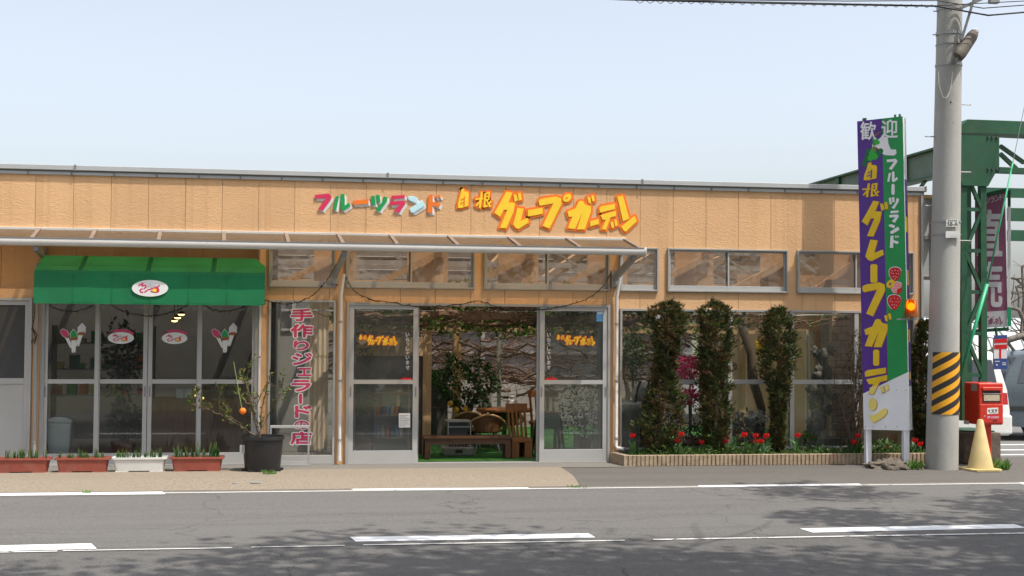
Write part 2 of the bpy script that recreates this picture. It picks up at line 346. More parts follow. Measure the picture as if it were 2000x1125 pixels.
mat('beige_cloth', (.82, .66, .50), .85, var=.06, scale=2, stretch=(3, 3, .3)); mat('wall_grey', (.36, .35, .335), .8, var=.08, scale=2); mat('wall_dark', (.07, .066, .062), .8, var=.15); mat('counter', (.36, .17, .08), .5, var=.15, stretch=(4, 4, .6))
mat('bin', (.74, .78, .76), .5, var=.05); mat('brick', (.46, .34, .25), .9, var=.2, scale=5, bump=.3, bscale=60, dirt=(.22, .15, .10), dirtamt=.4); mat('mortar', (.22, .19, .16), .95)
mat('relief', (.17, .162, .145), .85, var=.25, scale=12, bump=.5, bscale=40); mat('petal_red', (.62, .012, .012), .45, trans=.25, var=.1); mat('azalea', (.55, .02, .14), .5, tint=True, trans=.3, var=.1); mat('petal_white', (.72, .70, .70), .5, trans=.2)
mat('film', (.36, .345, .35), .6, var=.2, scale=1.2, trans=.6); mat('roof_film', (.80, .74, .68), .6, var=.1, scale=1, trans=.65)
mat('truss', (.34, .33, .32), .5, var=.1); mat('grass', (.06, .12, .025), .7, tint=True, trans=.2, var=.2)
mat('field', (.13, .135, .07), .95, var=.3, scale=.25, dirt=(.18, .16, .10), dirtscale=.4, dirtamt=.7, bump=.2, bscale=8)
mat('green_slat', (.06, .16, .10), .6, var=.1); mat('net', (.45, .47, .47), .7); mat('post_blue', (.03, .06, .20), .4)
mat('stick', (.30, .40, .16), .5)
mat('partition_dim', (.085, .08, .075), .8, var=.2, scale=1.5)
mat('azure', (.14, .38, .70), .5); mat('arrow_red', (.62, .01, .012), .5); mat('boot', (.50, .47, .38), .6, var=.1); mat('yellow_cloth', (.70, .45, .03), .7)
glass('pane', haze=.055, hazecol=(.5, .5, .48)); glass('pane_upper', tint=(.90, .87, .84), haze=.17, hazecol=(.74, .63, .54), ior=1.6)
glass('pane_dusty', tint=(.86, .88, .87), haze=.115, ior=1.55, hazecol=(.55, .55, .53)); glass('smoke_sheet', tint=(.80, .67, .48), haze=.15, hazecol=(.30, .25, .21), ior=1.08, rough=.3)
glass('clear_roof', tint=(.97, .90, .83), haze=.18, hazecol=(.85, .76, .68), ior=1.02)
glass('amber', tint=(.95, .30, .02), haze=.3, hazecol=(.95, .25, .01))
def emitter(name, col, k):
    m = bpy.data.materials.new(name); m.use_nodes = True; b = m.node_tree.nodes['Principled BSDF']
    b.inputs['Base Color'].default_value = (*col, 1); b.inputs['Emission Color'].default_value = (*col, 1); b.inputs['Emission Strength'].default_value = k; M[name] = m
emitter('bulb_warm', (1, .62, .25), 3.0); emitter('beacon_glow', (1, .48, .05), 3.0)
def hazard_mat():
    m = bpy.data.materials.new('hazard'); m.use_nodes = True; n = m.node_tree.nodes; l = m.node_tree.links; b = n['Principled BSDF']; b.inputs['Roughness'].default_value = .5
    tc = n.new('ShaderNodeUVMap'); w = n.new('ShaderNodeSeparateXYZ'); l.new(tc.outputs[0], w.inputs[0])
    a = n.new('ShaderNodeMath'); a.operation = 'ADD'; l.new(w.outputs[0], a.inputs[0]); l.new(w.outputs[1], a.inputs[1])
    f = n.new('ShaderNodeMath'); f.operation = 'FRACT'; l.new(a.outputs[0], f.inputs[0])
    g = n.new('ShaderNodeMath'); g.operation = 'GREATER_THAN'; g.inputs[1].default_value = .5; l.new(f.outputs[0], g.inputs[0])
    x = n.new('ShaderNodeMix'); x.data_type = 'RGBA'; l.new(g.outputs[0], x.inputs[0]); x.inputs[6].default_value = (.78, .36, .012, 1); x.inputs[7].default_value = (.02, .018, .016, 1)
    l.new(x.outputs[2], b.inputs['Base Color']); M['hazard'] = m
hazard_mat()
# ================================================================== ground, road
ZR = -.06
def gz(Y):
    if Y > -1.55: return 0.0
    if Y > -2.2: return ZR * (-1.55 - Y) / .65
    return ZR
def sheet(name, xs, ys, zf, m, kind='structure', parent=None):
    mb = MB()
    for i in range(len(xs) - 1):
        for j in range(len(ys) - 1):
            a, b, c, d = xs[i], xs[i + 1], ys[j], ys[j + 1]
            mb.quad((a, c, zf(c)), (b, c, zf(c)), (b, d, zf(d)), (a, d, zf(d)))
    o = mb.build(name, m, parent)
    if kind: o['kind'] = kind
    return o
sheet('ground', [-900, 900], [-900, -9.5], lambda y: -.10, 'field')
sheet('terrain', [-900, 900], [-9.6, 1500], lambda y: -.11, 'field')
sheet('road', [-120, 120], [-9.4, -5.98], lambda y: ZR, 'asphalt_near')
sheet('carriageway', [-120, 120], [-5.98, -2.22], lambda y: ZR + .0005, 'asphalt')
sheet('verge', [-120, 120], [-12.0, -9.4], lambda y: ZR + .004, 'asphalt_lot')
# apron in front of the shop
sheet('forecourt', [-60, 60], [-2.22, -1.9, -1.55, .35], lambda y: gz(y) - .004, 'asphalt_apron')
sheet('parking_lot', [8.35, 60], [.35, 30], lambda y: -.004, 'asphalt_lot')
sheet('concrete_apron', [-60, 4.2], [-.62, .06], lambda y: .001, 'concrete_strip')
# exposed-aggregate slab with its slanting right end
mb = MB(); pz = lambda x, y, e=.006: (x, y, gz(y) + e)
xr0 = PZ(0).at(1104, 918).x; xr1 = PZ(ZR).at(1124, 946).x
ys = [-2.2, -1.9, -1.55, -.9, -.62]
for i in range(4):
    t0 = (ys[i] + 2.2) / 1.58; t1 = (ys[i + 1] + 2.2) / 1.58
    mb.quad(pz(-60, ys[i]), pz(xr1 + (xr0 - xr1) * t0 ** .6, ys[i]), pz(xr1 + (xr0 - xr1) * t1 ** .6, ys[i + 1]), pz(-60, ys[i + 1]))
tag(mb.build('aggregate_slab', 'aggregate'), kind='structure')
sheet('gutter_strip', [-60, 60], [-2.34, -2.2], lambda y: ZR + .003, 'concrete_strip')
PR = PZ(ZR + .004)
def marking(name, pts, m, label, grp, cat='road marking', z=.005, sub=1):
    mb = MB(); P = [PZ(ZR + z).at(*p) for p in pts]
    mb.quad(*P); return tag(mb.build(name, m), kind='structure')
# centre dashes (2 m) and edge dashes, read off the photograph
for (a, b, yl, yr, hl, hr, k) in ((683, 1160, 1048.5, 1041.5, 9, 8, 12), (1562, 2003, 1032, 1023.5, 8, 7.5, 25), (-300, 186, 1072, 1061, 11, 10.5, 9)):
    marking('centre_marking', [(a + k, yl + hl), (b + 3, yr + hr), (b - k * .9, yr), (a, yl)], 'line_new', '', '')
for (a, b, yl, yr, h) in ((683, 1036, 954, 952, 2.6), (1362, 1684, 948, 944.5, 3.4), (-200, 323, 965, 960, 5), (1990, 2300, 942.5, 939, 3.5)):
    marking('edge_marking', [(a + 8, yl + h), (b, yr + h), (b - 6, yr), (a, yl)], 'line_new', '', '')
for a, b, y, w, m_ in ((-40, -1.9, -6.19, .05, 'line_old'), (-1.86, -.55, -6.175, .045, 'line_thin'), (-.4, .35, -6.16, .04, 'line_thin'), (.5, 2.7, -6.15, .05, 'line_thin'), (2.95, 40, -6.14, .055, 'line_old')):
    tag(MB().quad((a, y, ZR + .006), (b, y, ZR + .006), (b, y + w, ZR + .006), (a, y + w, ZR + .006)).build('old_centre_marking', m_), kind='structure')
mb = MB(); mb.quad((-40, -2.40, ZR + .004), (40, -2.40, ZR + .004), (40, -2.33, ZR + .004), (-40, -2.33, ZR + .004))
tag(mb.build('old_edge_marking', 'line_thin'), kind='structure')
# bay lines of the car park
for yy, x0, x1 in ((1.3, 9.2, 14), (.55, 9.1, 14), (2.2, 10.6, 14)):
    tag(MB().box(x0, x1, yy, yy + .1, -.003, .002).build('bay_marking', 'line_new'), kind='structure')
# manhole and valve covers set in the slab
for px, py, r in ((500, 950, .07), (460, 951, .035)):
    p = PZ(ZR).at(px, py); c = thing('valve_cover', (p.x, p.y, gz(p.y) + .006), 'small round cover set in the slab below the black pot' if r > .05 else 'tiny round cap set in the slab left of the round cover', 'cover')
    MB().lathe([(r, 0), (r, .008), (r * .85, .008), (r * .82, .004)], p.xy.to_3d() + Vector((0, 0, gz(p.y) + .006)), 20, 1).build('cover_ring', 'concrete', c)
    MB().lathe([(r * .8, .0), (r * .8, .007)], p.xy.to_3d() + Vector((0, 0, gz(p.y) + .006)), 20).build('lid', 'galv', c)
# weeds in the joints
def blades(mb, cols, c, n, rad, h, base=(.10, .22, .03)):
    for _ in range(n):
        a = random.uniform(0, 6.28); r = rad * math.sqrt(random.random()); x, y = c[0] + r * math.cos(a) * 1.5, c[1] + r * math.sin(a)
        hh = h * random.uniform(.4, 1.1); w = random.uniform(.004, .009); b = random.uniform(0, 6.28); le = hh * random.uniform(.2, .8)
        dx, dy = math.cos(b), math.sin(b)
        mb.add([(x - dy * w, y + dx * w, c[2]), (x + dy * w, y - dx * w, c[2]), (x + dx * le * .5 + dy * w * .7, y + dy * le * .5 - dx * w * .7, c[2] + hh * .7), (x + dx * le, y + dy * le, c[2] + hh)], [(0, 1, 2), (0, 2, 3)])
        k = random.uniform(.6, 1.4); cols += [(base[0] * k, base[1] * k, base[2] * k)] * 2
for px, py, n, rad, h, lab in ((526, 932, 60, .06, .06, 'small tuft of weeds on the slab before the black pot'), (623, 905, 50, .10, .06, 'low weeds at the foot of the lettered window'),
                               (1958, 917, 90, .07, .14, 'leafy weed beside the concrete footing and traffic cone'), (1788, 916, 110, .07, .12, 'green weeds at the foot of the rubble mound'), (168, 958, 25, .04, .04, 'tiny weed at the road edge below the planters'), (1126, 947, 40, .10, .03, 'thin weeds along the slab end by the road')):
    p = PZ(0 if py < 930 else -.03).at(px, py); mb = MB(); cs = []; blades(mb, cs, (p.x, p.y, gz(p.y) + .002), n, rad, h)
    tag(mb.build('weed_tuft', 'grass', cols=cs), lab, 'weeds', 'weeds in the pavement joints')

# ================================================================== shop building
bld = thing('shop_building', (2.2, 0, 0), 'long single-storey shop with ochre siding, glass front and grey metal parapet', 'building')
XL, XR = -5.6, fx(1797, 380); ZT = 3.645
U0, U1 = 2.25, 2.83; DH = 2.065
up_win = [(525, 655), (675, 927), (945, 1190), (1210, 1285), (1303, 1538), (1556, 1784)]
UW = [(fx(a, 528), fx(b, 528)) for a, b in up_win]
gel = (fx(79, 700), fx(505, 700)); sgw = (fx(524, 700), fx(655, 700)); ent = (fx(676, 700), fx(1191, 700)); rwin = (fx(1210, 700), fx(1786, 700))
ldoor = (-5.2, fx(62, 700))
WIN_L1 = fz(1400, 604)
OP = [(a, b, U0, U1) for a, b in UW] + [(gel[0], gel[1], 0, DH + .12), (sgw[0], sgw[1], 0, 2.09), (ent[0], ent[1], 0, DH), (rwin[0], rwin[1], 0, 2.02), (ldoor[0], ldoor[1], 0, 2.08)]
OP.append((XL - 1, gel[1], DH + .125, 2.86))          # recess under the canopy on the gelato side
seams = []; x = -.588
while x > XL: x -= .4525
while x < XR + .4525: seams.append(x); x += .4525
seams = [XL] + [s for s in seams if XL + .05 < s < XR - .05] + [XR]
for i in range(len(seams) - 1):
    a, b = seams[i], seams[i + 1]; mb = MB()
    cuts = sorted({a, b} | {q for o in OP for q in o[:2] if a < q < b}); cells = []
    for c, d in zip(cuts, cuts[1:]):
        mid = (c + d) / 2; zs = [(0.0, ZT)]
        for o in OP:
            if o[0] < mid < o[1]:
                nz = []
                for z0, z1 in zs:
                    if o[2] > z0: nz.append((z0, min(z1, o[2])))
                    if o[3] < z1: nz.append((max(z0, o[3]), z1))
                zs = [q for q in nz if q[1] - q[0] > .005]
        cells.append([c, d, zs])
    j = 0
    while j < len(cells):                       # cells with the same openings are one piece
        k = j
        while k + 1 < len(cells) and cells[k + 1][2] == cells[j][2]: k += 1
        c, d = cells[j][0], cells[k][1]
        for z0, z1 in cells[j][2]:
            e0 = .0018 if c == a else 0; e1 = .0018 if d == b else 0
            MB().cbox(c + e0, d - e1, 0, .03, z0, z1, .002).build('siding_panel', 'siding', bld)
        j = k + 1
for i in range(len(seams) - 1):
    a, b = max(seams[i], XL), min(seams[i + 1], gel[1])
    if b - a > .05: MB().cbox(a + .0018, b - .0018, .30, .33, DH + .06, 2.95, .002).build('siding_panel', 'siding', bld)
MB().box(XL, gel[1] - .001, .031, .299, 2.862, 2.90).build('soffit', 'siding', bld); MB().box(XL, gel[1] - .001, .131, .299, DH + .09, DH + .12).build('ledge', 'alu', bld); MB().box(gel[1] + .0, gel[1] + .02, .031, .33, DH + .0, 2.95).build('recess_side', 'siding', bld)
# structural wall behind the panels (dark in the joints)
mb = MB()
allx = sorted({XL, XR} | {q for o in OP for q in o[:2]})
for c, d in zip(allx, allx[1:]):
    zs = [(0.0, ZT - .01)]; mid = (c + d) / 2
    for o in OP:
        if o[0] < mid < o[1]:
            nz = []
            for z0, z1 in zs:
                if o[2] > z0: nz.append((z0, min(z1, o[2])))
                if o[3] < z1: nz.append((max(z0, o[3]), z1))
            zs = [q for q in nz if q[1] - q[0] > .005]
    for z0, z1 in zs: mb.box(c, d, .031, .13, z0, z1)
mb.build('wall_core', 'timber_tan', bld)
# grey metal parapet: coping lengths, lower flashing and clips
jx = [XL - .05, -2.83 - 2.0, fx(148, 330), fx(757, 345), fx(1253, 358), XR + .06]
for a, b in zip(jx, jx[1:]):
    MB().box(a + .004, b - .004, -.05, .16, 3.668, 3.73).build('coping', 'coping', bld, bevel=.004)
    MB().box(b - .012, b + .012, -.056, .165, 3.660, 3.736).build('coping_joint', 'alu_dark', bld)
MB().box(XL, XR + .05, -.022, .1, 3.612, 3.648).build('flashing', 'coping', bld)
MB().box(XL, XR + .05, -.018, .1, 3.6485, 3.6675).build('shadow_gap', 'alu_dark', bld)
x = fx(55, 330) - 3.6
while x < XR:
    MB().box(x - .012, x + .012, -.030, .05, 3.610, 3.672).build('clip', 'alu_dark', bld); x += .515
MB().box(XR + .001, XR + .035, -.03, .12, -.0, 3.64).build('corner_trim', 'alu', bld)
MB().box(XL, XR - .02, .131, 9.9, 3.56, 3.60) if False else None
MB().box(XR - .1, XR, .14, 10, 0, 3.5).build('end_wall', 'timber_tan', bld)

def frame_mb(x0, x1, z0, z1, w, y0, y1, sill=None):
    s = sill or w; mb = MB()
    mb.box(x0, x0 + w, y0, y1, z0, z1).box(x1 - w, x1, y0, y1, z0, z1)
    mb.box(x0 + w, x1 - w, y0 + .001, y1, z1 - w, z1).box(x0 + w, x1 - w, y0 + .001, y1, z0, z0 + s); return mb
def pane(x0, x1, z0, z1, y, m, par):
    return MB().box(x0 - .006, x1 + .006, y, y + .005, z0 - .006, z1 + .006).build('pane', m, par)
# upper windows: outer frame, two sliding sashes each with its pane
for i, (a, b) in enumerate(UW):
    w = frame_mb(a, b, U0, U1, .022, -.035, .06).build('window', 'alu', bld, bevel=.002)
    single = i in (0, 3)
    halves = [(a + .022, b - .022, .012)] if single else [(a + .022, (a + b) / 2 + .02, .005), ((a + b) / 2 - .02, b - .022, .032)]
    for (c, d, y) in halves:
        s = frame_mb(c, d, U0 + .022, U1 - .022, .022, y - .012, y + .012, .062).build('sash', 'alu_bright', w, bevel=.0015)
        pane(c + .022, d - .022, U0 + .084, U1 - .044, y, 'pane_upper', w)
# left door by the frame edge: screen above, panel below
w = frame_mb(ldoor[0], ldoor[1], 0, 2.08, .035, -.03, .06).build('screen_door', 'alu_bright', bld, bevel=.002)
for c in (ldoor[0] + .035, (ldoor[0] + ldoor[1]) / 2):
    d = c + (ldoor[1] - ldoor[0]) / 2 - .035
    frame_mb(c, d, .02, 2.04, .05, -.015, .012).build('leaf', 'alu_bright', w, bevel=.002)
    MB().box(c + .05, d - .05, -.017, .01, 1.02, 1.09).build('rail', 'alu_bright', w)
    MB().box(c + .049, d - .049, -.004, .0, 1.09, 1.99).build('screen', 'screen', w)
    MB().box(c + .049, d - .049, -.006, .0, .07, 1.02).build('panel', 'door_panel', w)
MB().box(ldoor[0], ldoor[1], -.005, .02, -.0, .02).build('sill', 'alu', w)

def leaf_door(x0, x1, z0, z1, y, par, mid, stile=.062, top=.05, bot=.14, dark=None, glassm='pane', name='sliding_door', handles=(0, 1)):
    mb = MB(); mb.box(x0, x0 + stile, y - .016, y + .016, z0, z1).box(x1 - stile, x1, y - .016, y + .016, z0, z1)
    mb.box(x0 + stile, x1 - stile, y - .0155, y + .0155, z1 - top, z1).box(x0 + stile, x1 - stile, y - .0155, y + .0155, z0, z0 + bot)
    o = mb.build(name, 'alu_bright', par, bevel=.002)
    MB().box(x0 + stile, x1 - stile, y - .015, y + .015, mid - .027, mid + .027).build('rail', 'alu_bright', o)
    pane(x0 + stile, x1 - stile, mid + .027, z1 - top, y, glassm, o); pane(x0 + stile, x1 - stile, z0 + bot, mid - .027, y, glassm, o)
    for h in handles:
        hx = x0 + .016 if h == 0 else x1 - .034
        MB().box(hx, hx + .018, y - .020, y - .0162, mid - .19, mid - .06).build('handle', 'alu_dark', o)
    return o
# gelato-corner door set of four leaves
g = frame_mb(gel[0], gel[1], 0, DH + .12, .05, -.02, .12, .02).build('door_frame', 'alu', bld, bevel=.002)
gs = [fx(p, 700) for p in (85, 190, 288, 389, 500)]
for i in range(4):
    y = .045 if i in (1, 2) else .015
    a, b = gs[i] - (.0 if i == 0 else .02), gs[i + 1] + (.02 if i < 3 else 0)
    if i == 2: a = gs[2] + .004
    if i == 1: b = gs[2] - .004
    leaf_door(a, b, .02, DH + .06, y, bld, 1.05, stile=.052, handles=(0,) if i in (0, 2) else (1,))
MB().box(gel[1] + .001, gel[1] + .028, -.035, .03, 0, 2.1).build('jamb_trim', 'white_sign', bld, bevel=.002)
# lettered window, two beige blinds behind
w = frame_mb(sgw[0], sgw[1], 0.02, 2.09, .028, -.03, .08, .10).build('window', 'alu_bright', bld, bevel=.002)
pane(sgw[0] + .028, sgw[1] - .028, .12, 2.062, .0, 'pane', w)
MB().box(sgw[0], sgw[1], -.045, .05, .0, .02).build('sill', 'alu', w)
# entrance: frame, two open leaves each side
e = frame_mb(ent[0], ent[1], 0.0, DH, .035, -.03, .14, .012).build('door_frame', 'alu', bld, bevel=.002)
dL = (ent[0] + .035, fx(816, 700)); dR = (fx(1054, 700), ent[1] - .035)
leaf_door(dL[0], dL[1], .012, DH - .035, .0, bld, 1.05, stile=.062, bot=.16, glassm='pane_dusty')
leaf_door(dL[0] + .03, dL[1] + .018, .012, DH - .035, .055, bld, 1.05, stile=.062, bot=.16, handles=(), glassm='pane')
leaf_door(dR[0], dR[1], .012, DH - .035, .0, bld, 1.05, stile=.062, bot=.16, glassm='pane_dusty')
leaf_door(dR[0] - .03, dR[1] - .05, .012, DH - .035, .055, bld, 1.05, stile=.062, bot=.16, handles=(), glassm='pane')
# right-hand window wall
mull = [rwin[0], fx(1284, 700), fx(1425, 700), fx(1546, 700), fx(1672, 700), rwin[1]]
w = frame_mb(rwin[0], rwin[1], .16, 2.02, .03, -.03, .08).build('window', 'alu', bld, bevel=.002)
for i in range(5):
    a, b = mull[i] + (.03 if i == 0 else .018), mull[i + 1] - (.03 if i == 4 else .018)
    if i: MB().box(mull[i] - .03, mull[i] + .03, -.022, .05, .19, 1.99).build('mullion', 'alu_bright' if i != 3 else 'alu_bright', w, bevel=.002)
    if i >= 1:
        MB().box(a, b, -.012, .02, 1.025, 1.085).build('rail', 'alu_bright', w, bevel=.002)
        pane(a, b, 1.085, 1.99, .004, 'pane', w); pane(a, b, .19, 1.025, .004, 'pane', w)
    else: pane(a, b, .19, 1.99, .004, 'pane', w)
MB().box(rwin[0], rwin[1], -.0, .12, 0, .158).build('plinth', 'concrete', bld)

# ------------------------------------------------------------------ greenhouse hall behind the front
BY = 10.5
def roofz(Y): return 3.52 - .085 * Y
xr = [XL + .1, -3.2, -1.9, -.55, .75, 2.05, 3.35, 4.65, 5.95, 7.25, XR - .1]
for i in range(len(xr) - 1):
    a, b = xr[i], xr[i + 1]; mb = MB()
    mb.quad((a, .14, roofz(.14)), (b, .14, roofz(.14)), (b, BY, roofz(BY)), (a, BY, roofz(BY)))
    mb.build('roof_sheet', 'clear_roof', bld)
    MB().bar((b, .14, roofz(.14) - .09), (b, BY, roofz(BY) - .09), .06, .12).build('rafter', 'timber_tan', bld)
for Y in (1.8, 3.6, 5.4, 7.2, 9.0):
    MB().box(-.5, XR - .11, Y - .03, Y + .03, roofz(Y) - .25, roofz(Y) - .16).build('purlin', 'truss' if int(Y) % 2 else 'timber_tan', bld)
for Y in (2.7, 6.3):
    for a, b in zip(xr[3:], xr[4:]):
        MB().bar((a, Y, roofz(Y) - .15), (b, Y, 2.42), .03).build('brace', 'truss', bld)
    MB().box(-.5, XR - .11, Y - .04, Y + .04, 2.36, 2.44).build('tie_beam', 'truss', bld)
for a, b in zip(xr[3:], xr[4:]):
    MB().box(a + (b - a) * .52, b - .04, 1.62, 1.65, 2.30, 3.12).build('gable_board', 'timber_tan', bld)
    MB().bar((a + .1, 1.55, 2.28), (b - .06, 1.55, 2.86), .05, .09).build('brace', 'timber', bld)
    MB().box(a + .04, b - .04, 6.8, 6.83, 2.44, 2.62).build('gable_board', 'timber_tan', bld)
# back wall of film between posts and rails
mb = MB().box(XL + .1, XR - .1, BY, BY + .01, 0, 2.62); mb.build('film_wall', 'film', bld)
for x in [q + .3 for q in xr[2:-1]]: MB().box(x, x + .08, BY - .12, BY - .02, 0, 2.6).build('back_post', 'truss', bld)
for z in (.75, 1.25, 1.7, 2.1): MB().box(-1, XR - .1, BY - .07, BY - .025, z, z + .05).build('back_rail', 'truss', bld)
MB().box(-1, XR - .1, BY - .09, BY - .03, .0, .7).build('back_board', 'wall_grey', bld)
MB().box(XL + .1, XL + .2, .14, BY, 0, 3.3).build('end_wall', 'timber_tan', bld)
sheet('shop_floor', [XL, XR], [.13, BY], lambda y: .004, 'inner_floor')
sheet('carpet', [.6, 8.2], [.16, 6.5], lambda y: .012, 'carpet')
# partition walls and ceiling of the gelato corner
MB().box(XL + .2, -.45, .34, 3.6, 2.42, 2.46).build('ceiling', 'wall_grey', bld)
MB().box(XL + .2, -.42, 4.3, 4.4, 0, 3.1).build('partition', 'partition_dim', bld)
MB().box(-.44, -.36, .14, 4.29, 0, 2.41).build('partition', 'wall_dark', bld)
# tan posts and lintel inside the entrance
p = lambda px, Y: fx(px, 750, Y)
for px, Y, z1, w in ((834, 1.2, 1.72, .12), (893, 3.2, 2.1, .12), (1210, 4.5, 2.3, .1)):
    MB().box(p(px, Y) - w / 2, p(px, Y) + w / 2, Y, Y + .12, .012, z1).build('post', 'timber', bld, bevel=.004)
MB().box(.5, p(834, 1.2) - .06, 1.2, 1.3, 1.36, 1.62).build('lintel', 'timber_tan', bld, bevel=.004)
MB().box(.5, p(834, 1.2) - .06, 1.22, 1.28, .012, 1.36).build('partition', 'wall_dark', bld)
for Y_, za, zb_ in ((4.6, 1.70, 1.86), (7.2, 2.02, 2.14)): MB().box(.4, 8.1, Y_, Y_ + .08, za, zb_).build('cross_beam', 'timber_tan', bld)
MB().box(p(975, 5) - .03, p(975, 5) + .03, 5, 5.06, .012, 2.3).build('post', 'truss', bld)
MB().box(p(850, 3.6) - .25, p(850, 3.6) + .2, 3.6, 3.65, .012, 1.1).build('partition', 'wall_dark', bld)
# brick pier with each brick laid
pr_ = thing('brick_pier', (fx(1640, 750, 1.3), 1.3, 0), 'tan brick pier behind the window near the signboard', 'pier')
x0, x1 = fx(1624, 750, 1.3), fx(1662, 750, 1.3)
MB().box(x0 + .006, x1 - .006, 1.306, 1.7, .012, 2.5).build('mortar_core', 'mortar', pr_)
bm_ = {}
for r in range(24):
    z = .02 + r * .1; xs = [x0, (x0 + x1) / 2, x1] if r % 2 else [x0, x0 + (x1 - x0) * .27, x0 + (x1 - x0) * .75, x1]
    for a, b in zip(xs, xs[1:]): MB().cbox(a + .004, b - .004, 1.297 + random.uniform(-.003, .003), 1.4, z, z + .09, .004).build('brick', 'brick', pr_)

# ------------------------------------------------------------------ canopy of smoked sheets
can = thing('canopy', (1, 0, 2.8), 'smoke-brown sheet canopy with silver gutter over the shop windows', 'canopy')
CF = -.74; CZ0 = 2.93; CZ1 = fz(640, 478, CF)
ribs = [fx(q, 455) for q in (77, 187, 314, 437, 558, 660, 762, 876, 993, 1106, 1219)]; ribs = [-5.0, -4.2] + ribs
SK = .05
def crib(x, t): return Vector((x + SK * t, CF * t, CZ0 + (CZ1 - CZ0) * t))
for x in ribs: MB().bar(crib(x, 0) + Vector((0, -.002, .004)), crib(x, 1) + Vector((0, 0, .004)), .045, .035).build('rib', 'rib', can)
for a, b in zip(ribs, ribs[1:]):
    a0, b0 = crib(a + .016, .03), crib(b - .016, .03); a1, b1 = crib(a + .016, .98), crib(b - .016, .98)
    u = Vector((0, 0, .004)); MB().add([a0, b0, b1, a1, a0 + u, b0 + u, b1 + u, a1 + u], [(0,1,2,3),(7,6,5,4),(0,4,5,1),(1,5,6,2),(2,6,7,3),(3,7,4,0)]).build('sheet', 'smoke_sheet', can)
MB().box(-5.0, ribs[-1] + .02, -.035, -.001, CZ0 - .02, CZ0 + .022).build('wall_bar', 'gutter', can, bevel=.003)
gp = [(-.04, .045), (.045, .045), (.045, .0), (.035, -.035), (.01, -.05), (-.025, -.047), (-.046, -.024), (-.05, .01)]
mb = MB(); xa, xb = -5.1, ribs[-1] + SK + .03; n = len(gp)
mb.add([(x, CF + y, CZ1 - .02 + z) for x in (xa, xb) for y, z in gp], [(i, (i + 1) % n, n + (i + 1) % n, n + i) for i in range(n)] + [tuple(range(n))[::-1], tuple(range(n, 2 * n))])
gt = mb.build('gutter', 'gutter', can, smooth=R(50))
MB().box(xa, xb - .01, CF - .050, CF - .041, CZ1 + .016, CZ1 + .028).build('gutter_lip', 'alu_dark', can)
mb = MB(); mb.add([(x, CF + y * 1.12, CZ1 - .02 + z * 1.12) for x in (xb, xb + .022) for y, z in gp], [(i, (i + 1) % n, n + (i + 1) % n, n + i) for i in range(n)] + [tuple(range(n))[::-1], tuple(range(n, 2 * n))]); mb.build('end_cap', 'gutter', can, bevel=.004)
for x, zb in ((fx(78, 500), 2.62), (fx(655, 530), 2.42), (fx(1199, 540), 2.42)):
    b = MB().bar((x + .09, CF + .05, CZ1 - .10), (x, -.05 if x > -2 else .29, zb), .05, .09).build('bracket', 'alu_dark' if x < -2 else 'alu', can, bevel=.004)
    MB().box(x - .04, x + .04, -.05 if x > -2 else .25, -.001 if x > -2 else .299, zb - .12, zb + .10).build('bracket_plate', 'alu', b)
    MB().box(x + .06, x + .12, CF, CF + .1, CZ1 - .13, CZ1 - .075).build('bracket_shoe', 'alu_dark', b)
# downpipes
for px, lab, z1, kick in ((664, 'slim white downpipe left of the sliding entrance doors', 2.42, 0), (1202, 'slim grey downpipe with elbow foot right of the entrance', 2.42, 1), (71, 'grey downpipe tangled with cable beside the screen door', 2.5, 0)):
    x = fx(px, 750); d = thing('downpipe', (x, -.05, 0), lab, 'downpipe', 'downpipes on the shop front')
    pts = [(x + .03 if px > 100 else x, -.1, z1), (x, -.055, z1 - .25), (x, -.055, .08)]
    if kick: pts = pts[:2] + [(x, -.055, .22), (x + .012, -.07, .19), (x + .09, -.11, .18)]
    MB().tube(pts, .023, 12).build('pipe', 'white_plastic' if px != 71 else 'alu', d, smooth=SM)
    for z in (.3, 1.05, 1.8): MB().lathe([(.027, 0), (.027, .03)], (x, -.055, z), 12).build('bracket', 'alu', d)
    if not kick: MB().lathe([(.026, 0), (.026, .06)], (x, -.055, .05), 12).build('shoe', 'white_plastic', d)

# ------------------------------------------------------------------ green box awning
AY = -.62
ax0, ax1 = fx(66, 560, AY), fx(517, 560, AY); az0, az1 = fz(300, 592, AY), fz(300, 532, AY); abz = fz(300, 502, -.03)
bx0, bx1 = fx(85, 505, -.03), fx(500, 505, -.03)
aw = thing('awning', ((ax0 + ax1) / 2, -.3, az0), 'green fabric box awning above the gelato corner doors', 'awning')
mb = MB(); P = []
for i in range(25):
    t = i / 24; P.append(t)
L = lambda a, b, t: a + (b - a) * t
vs = []; 
for t in P:
    s = .0014 * math.sin(t * 23)
    vs += [(L(bx0, bx1, t), -.03, abz), (L(ax0, ax1, t) , L(-.03, AY, .55), L(abz, az1, .5) - .008 + s), (L(ax0, ax1, t), AY + .02, az1 + .006), (L(ax0, ax1, t), AY, az1 - .015), (L(ax0, ax1, t), AY - .002 + s, (az0 + az1) / 2), (L(ax0, ax1, t), AY + s, az0)]
fs = [(i * 6 + j, (i + 1) * 6 + j, (i + 1) * 6 + j + 1, i * 6 + j + 1) for i in range(24) for j in range(5)]
vs += [(ax0, -.03, az0), (ax1, -.03, az0)]; q = len(vs) - 2
fs = [f[::-1] for f in fs]
fs += [(0, 1, 2, 3, 4, 5, q), tuple([q + 1] + [24 * 6 + j for j in (5, 4, 3, 2, 1, 0)])]
mb.add(vs, fs); ao = mb.build('fabric', 'green_fabric', aw, smooth=R(25))
MB().bar((ax0, AY + .012, az0 - .006), (ax1, AY + .012, az0 - .006), .022).build('front_bar', 'green_fabric', aw)
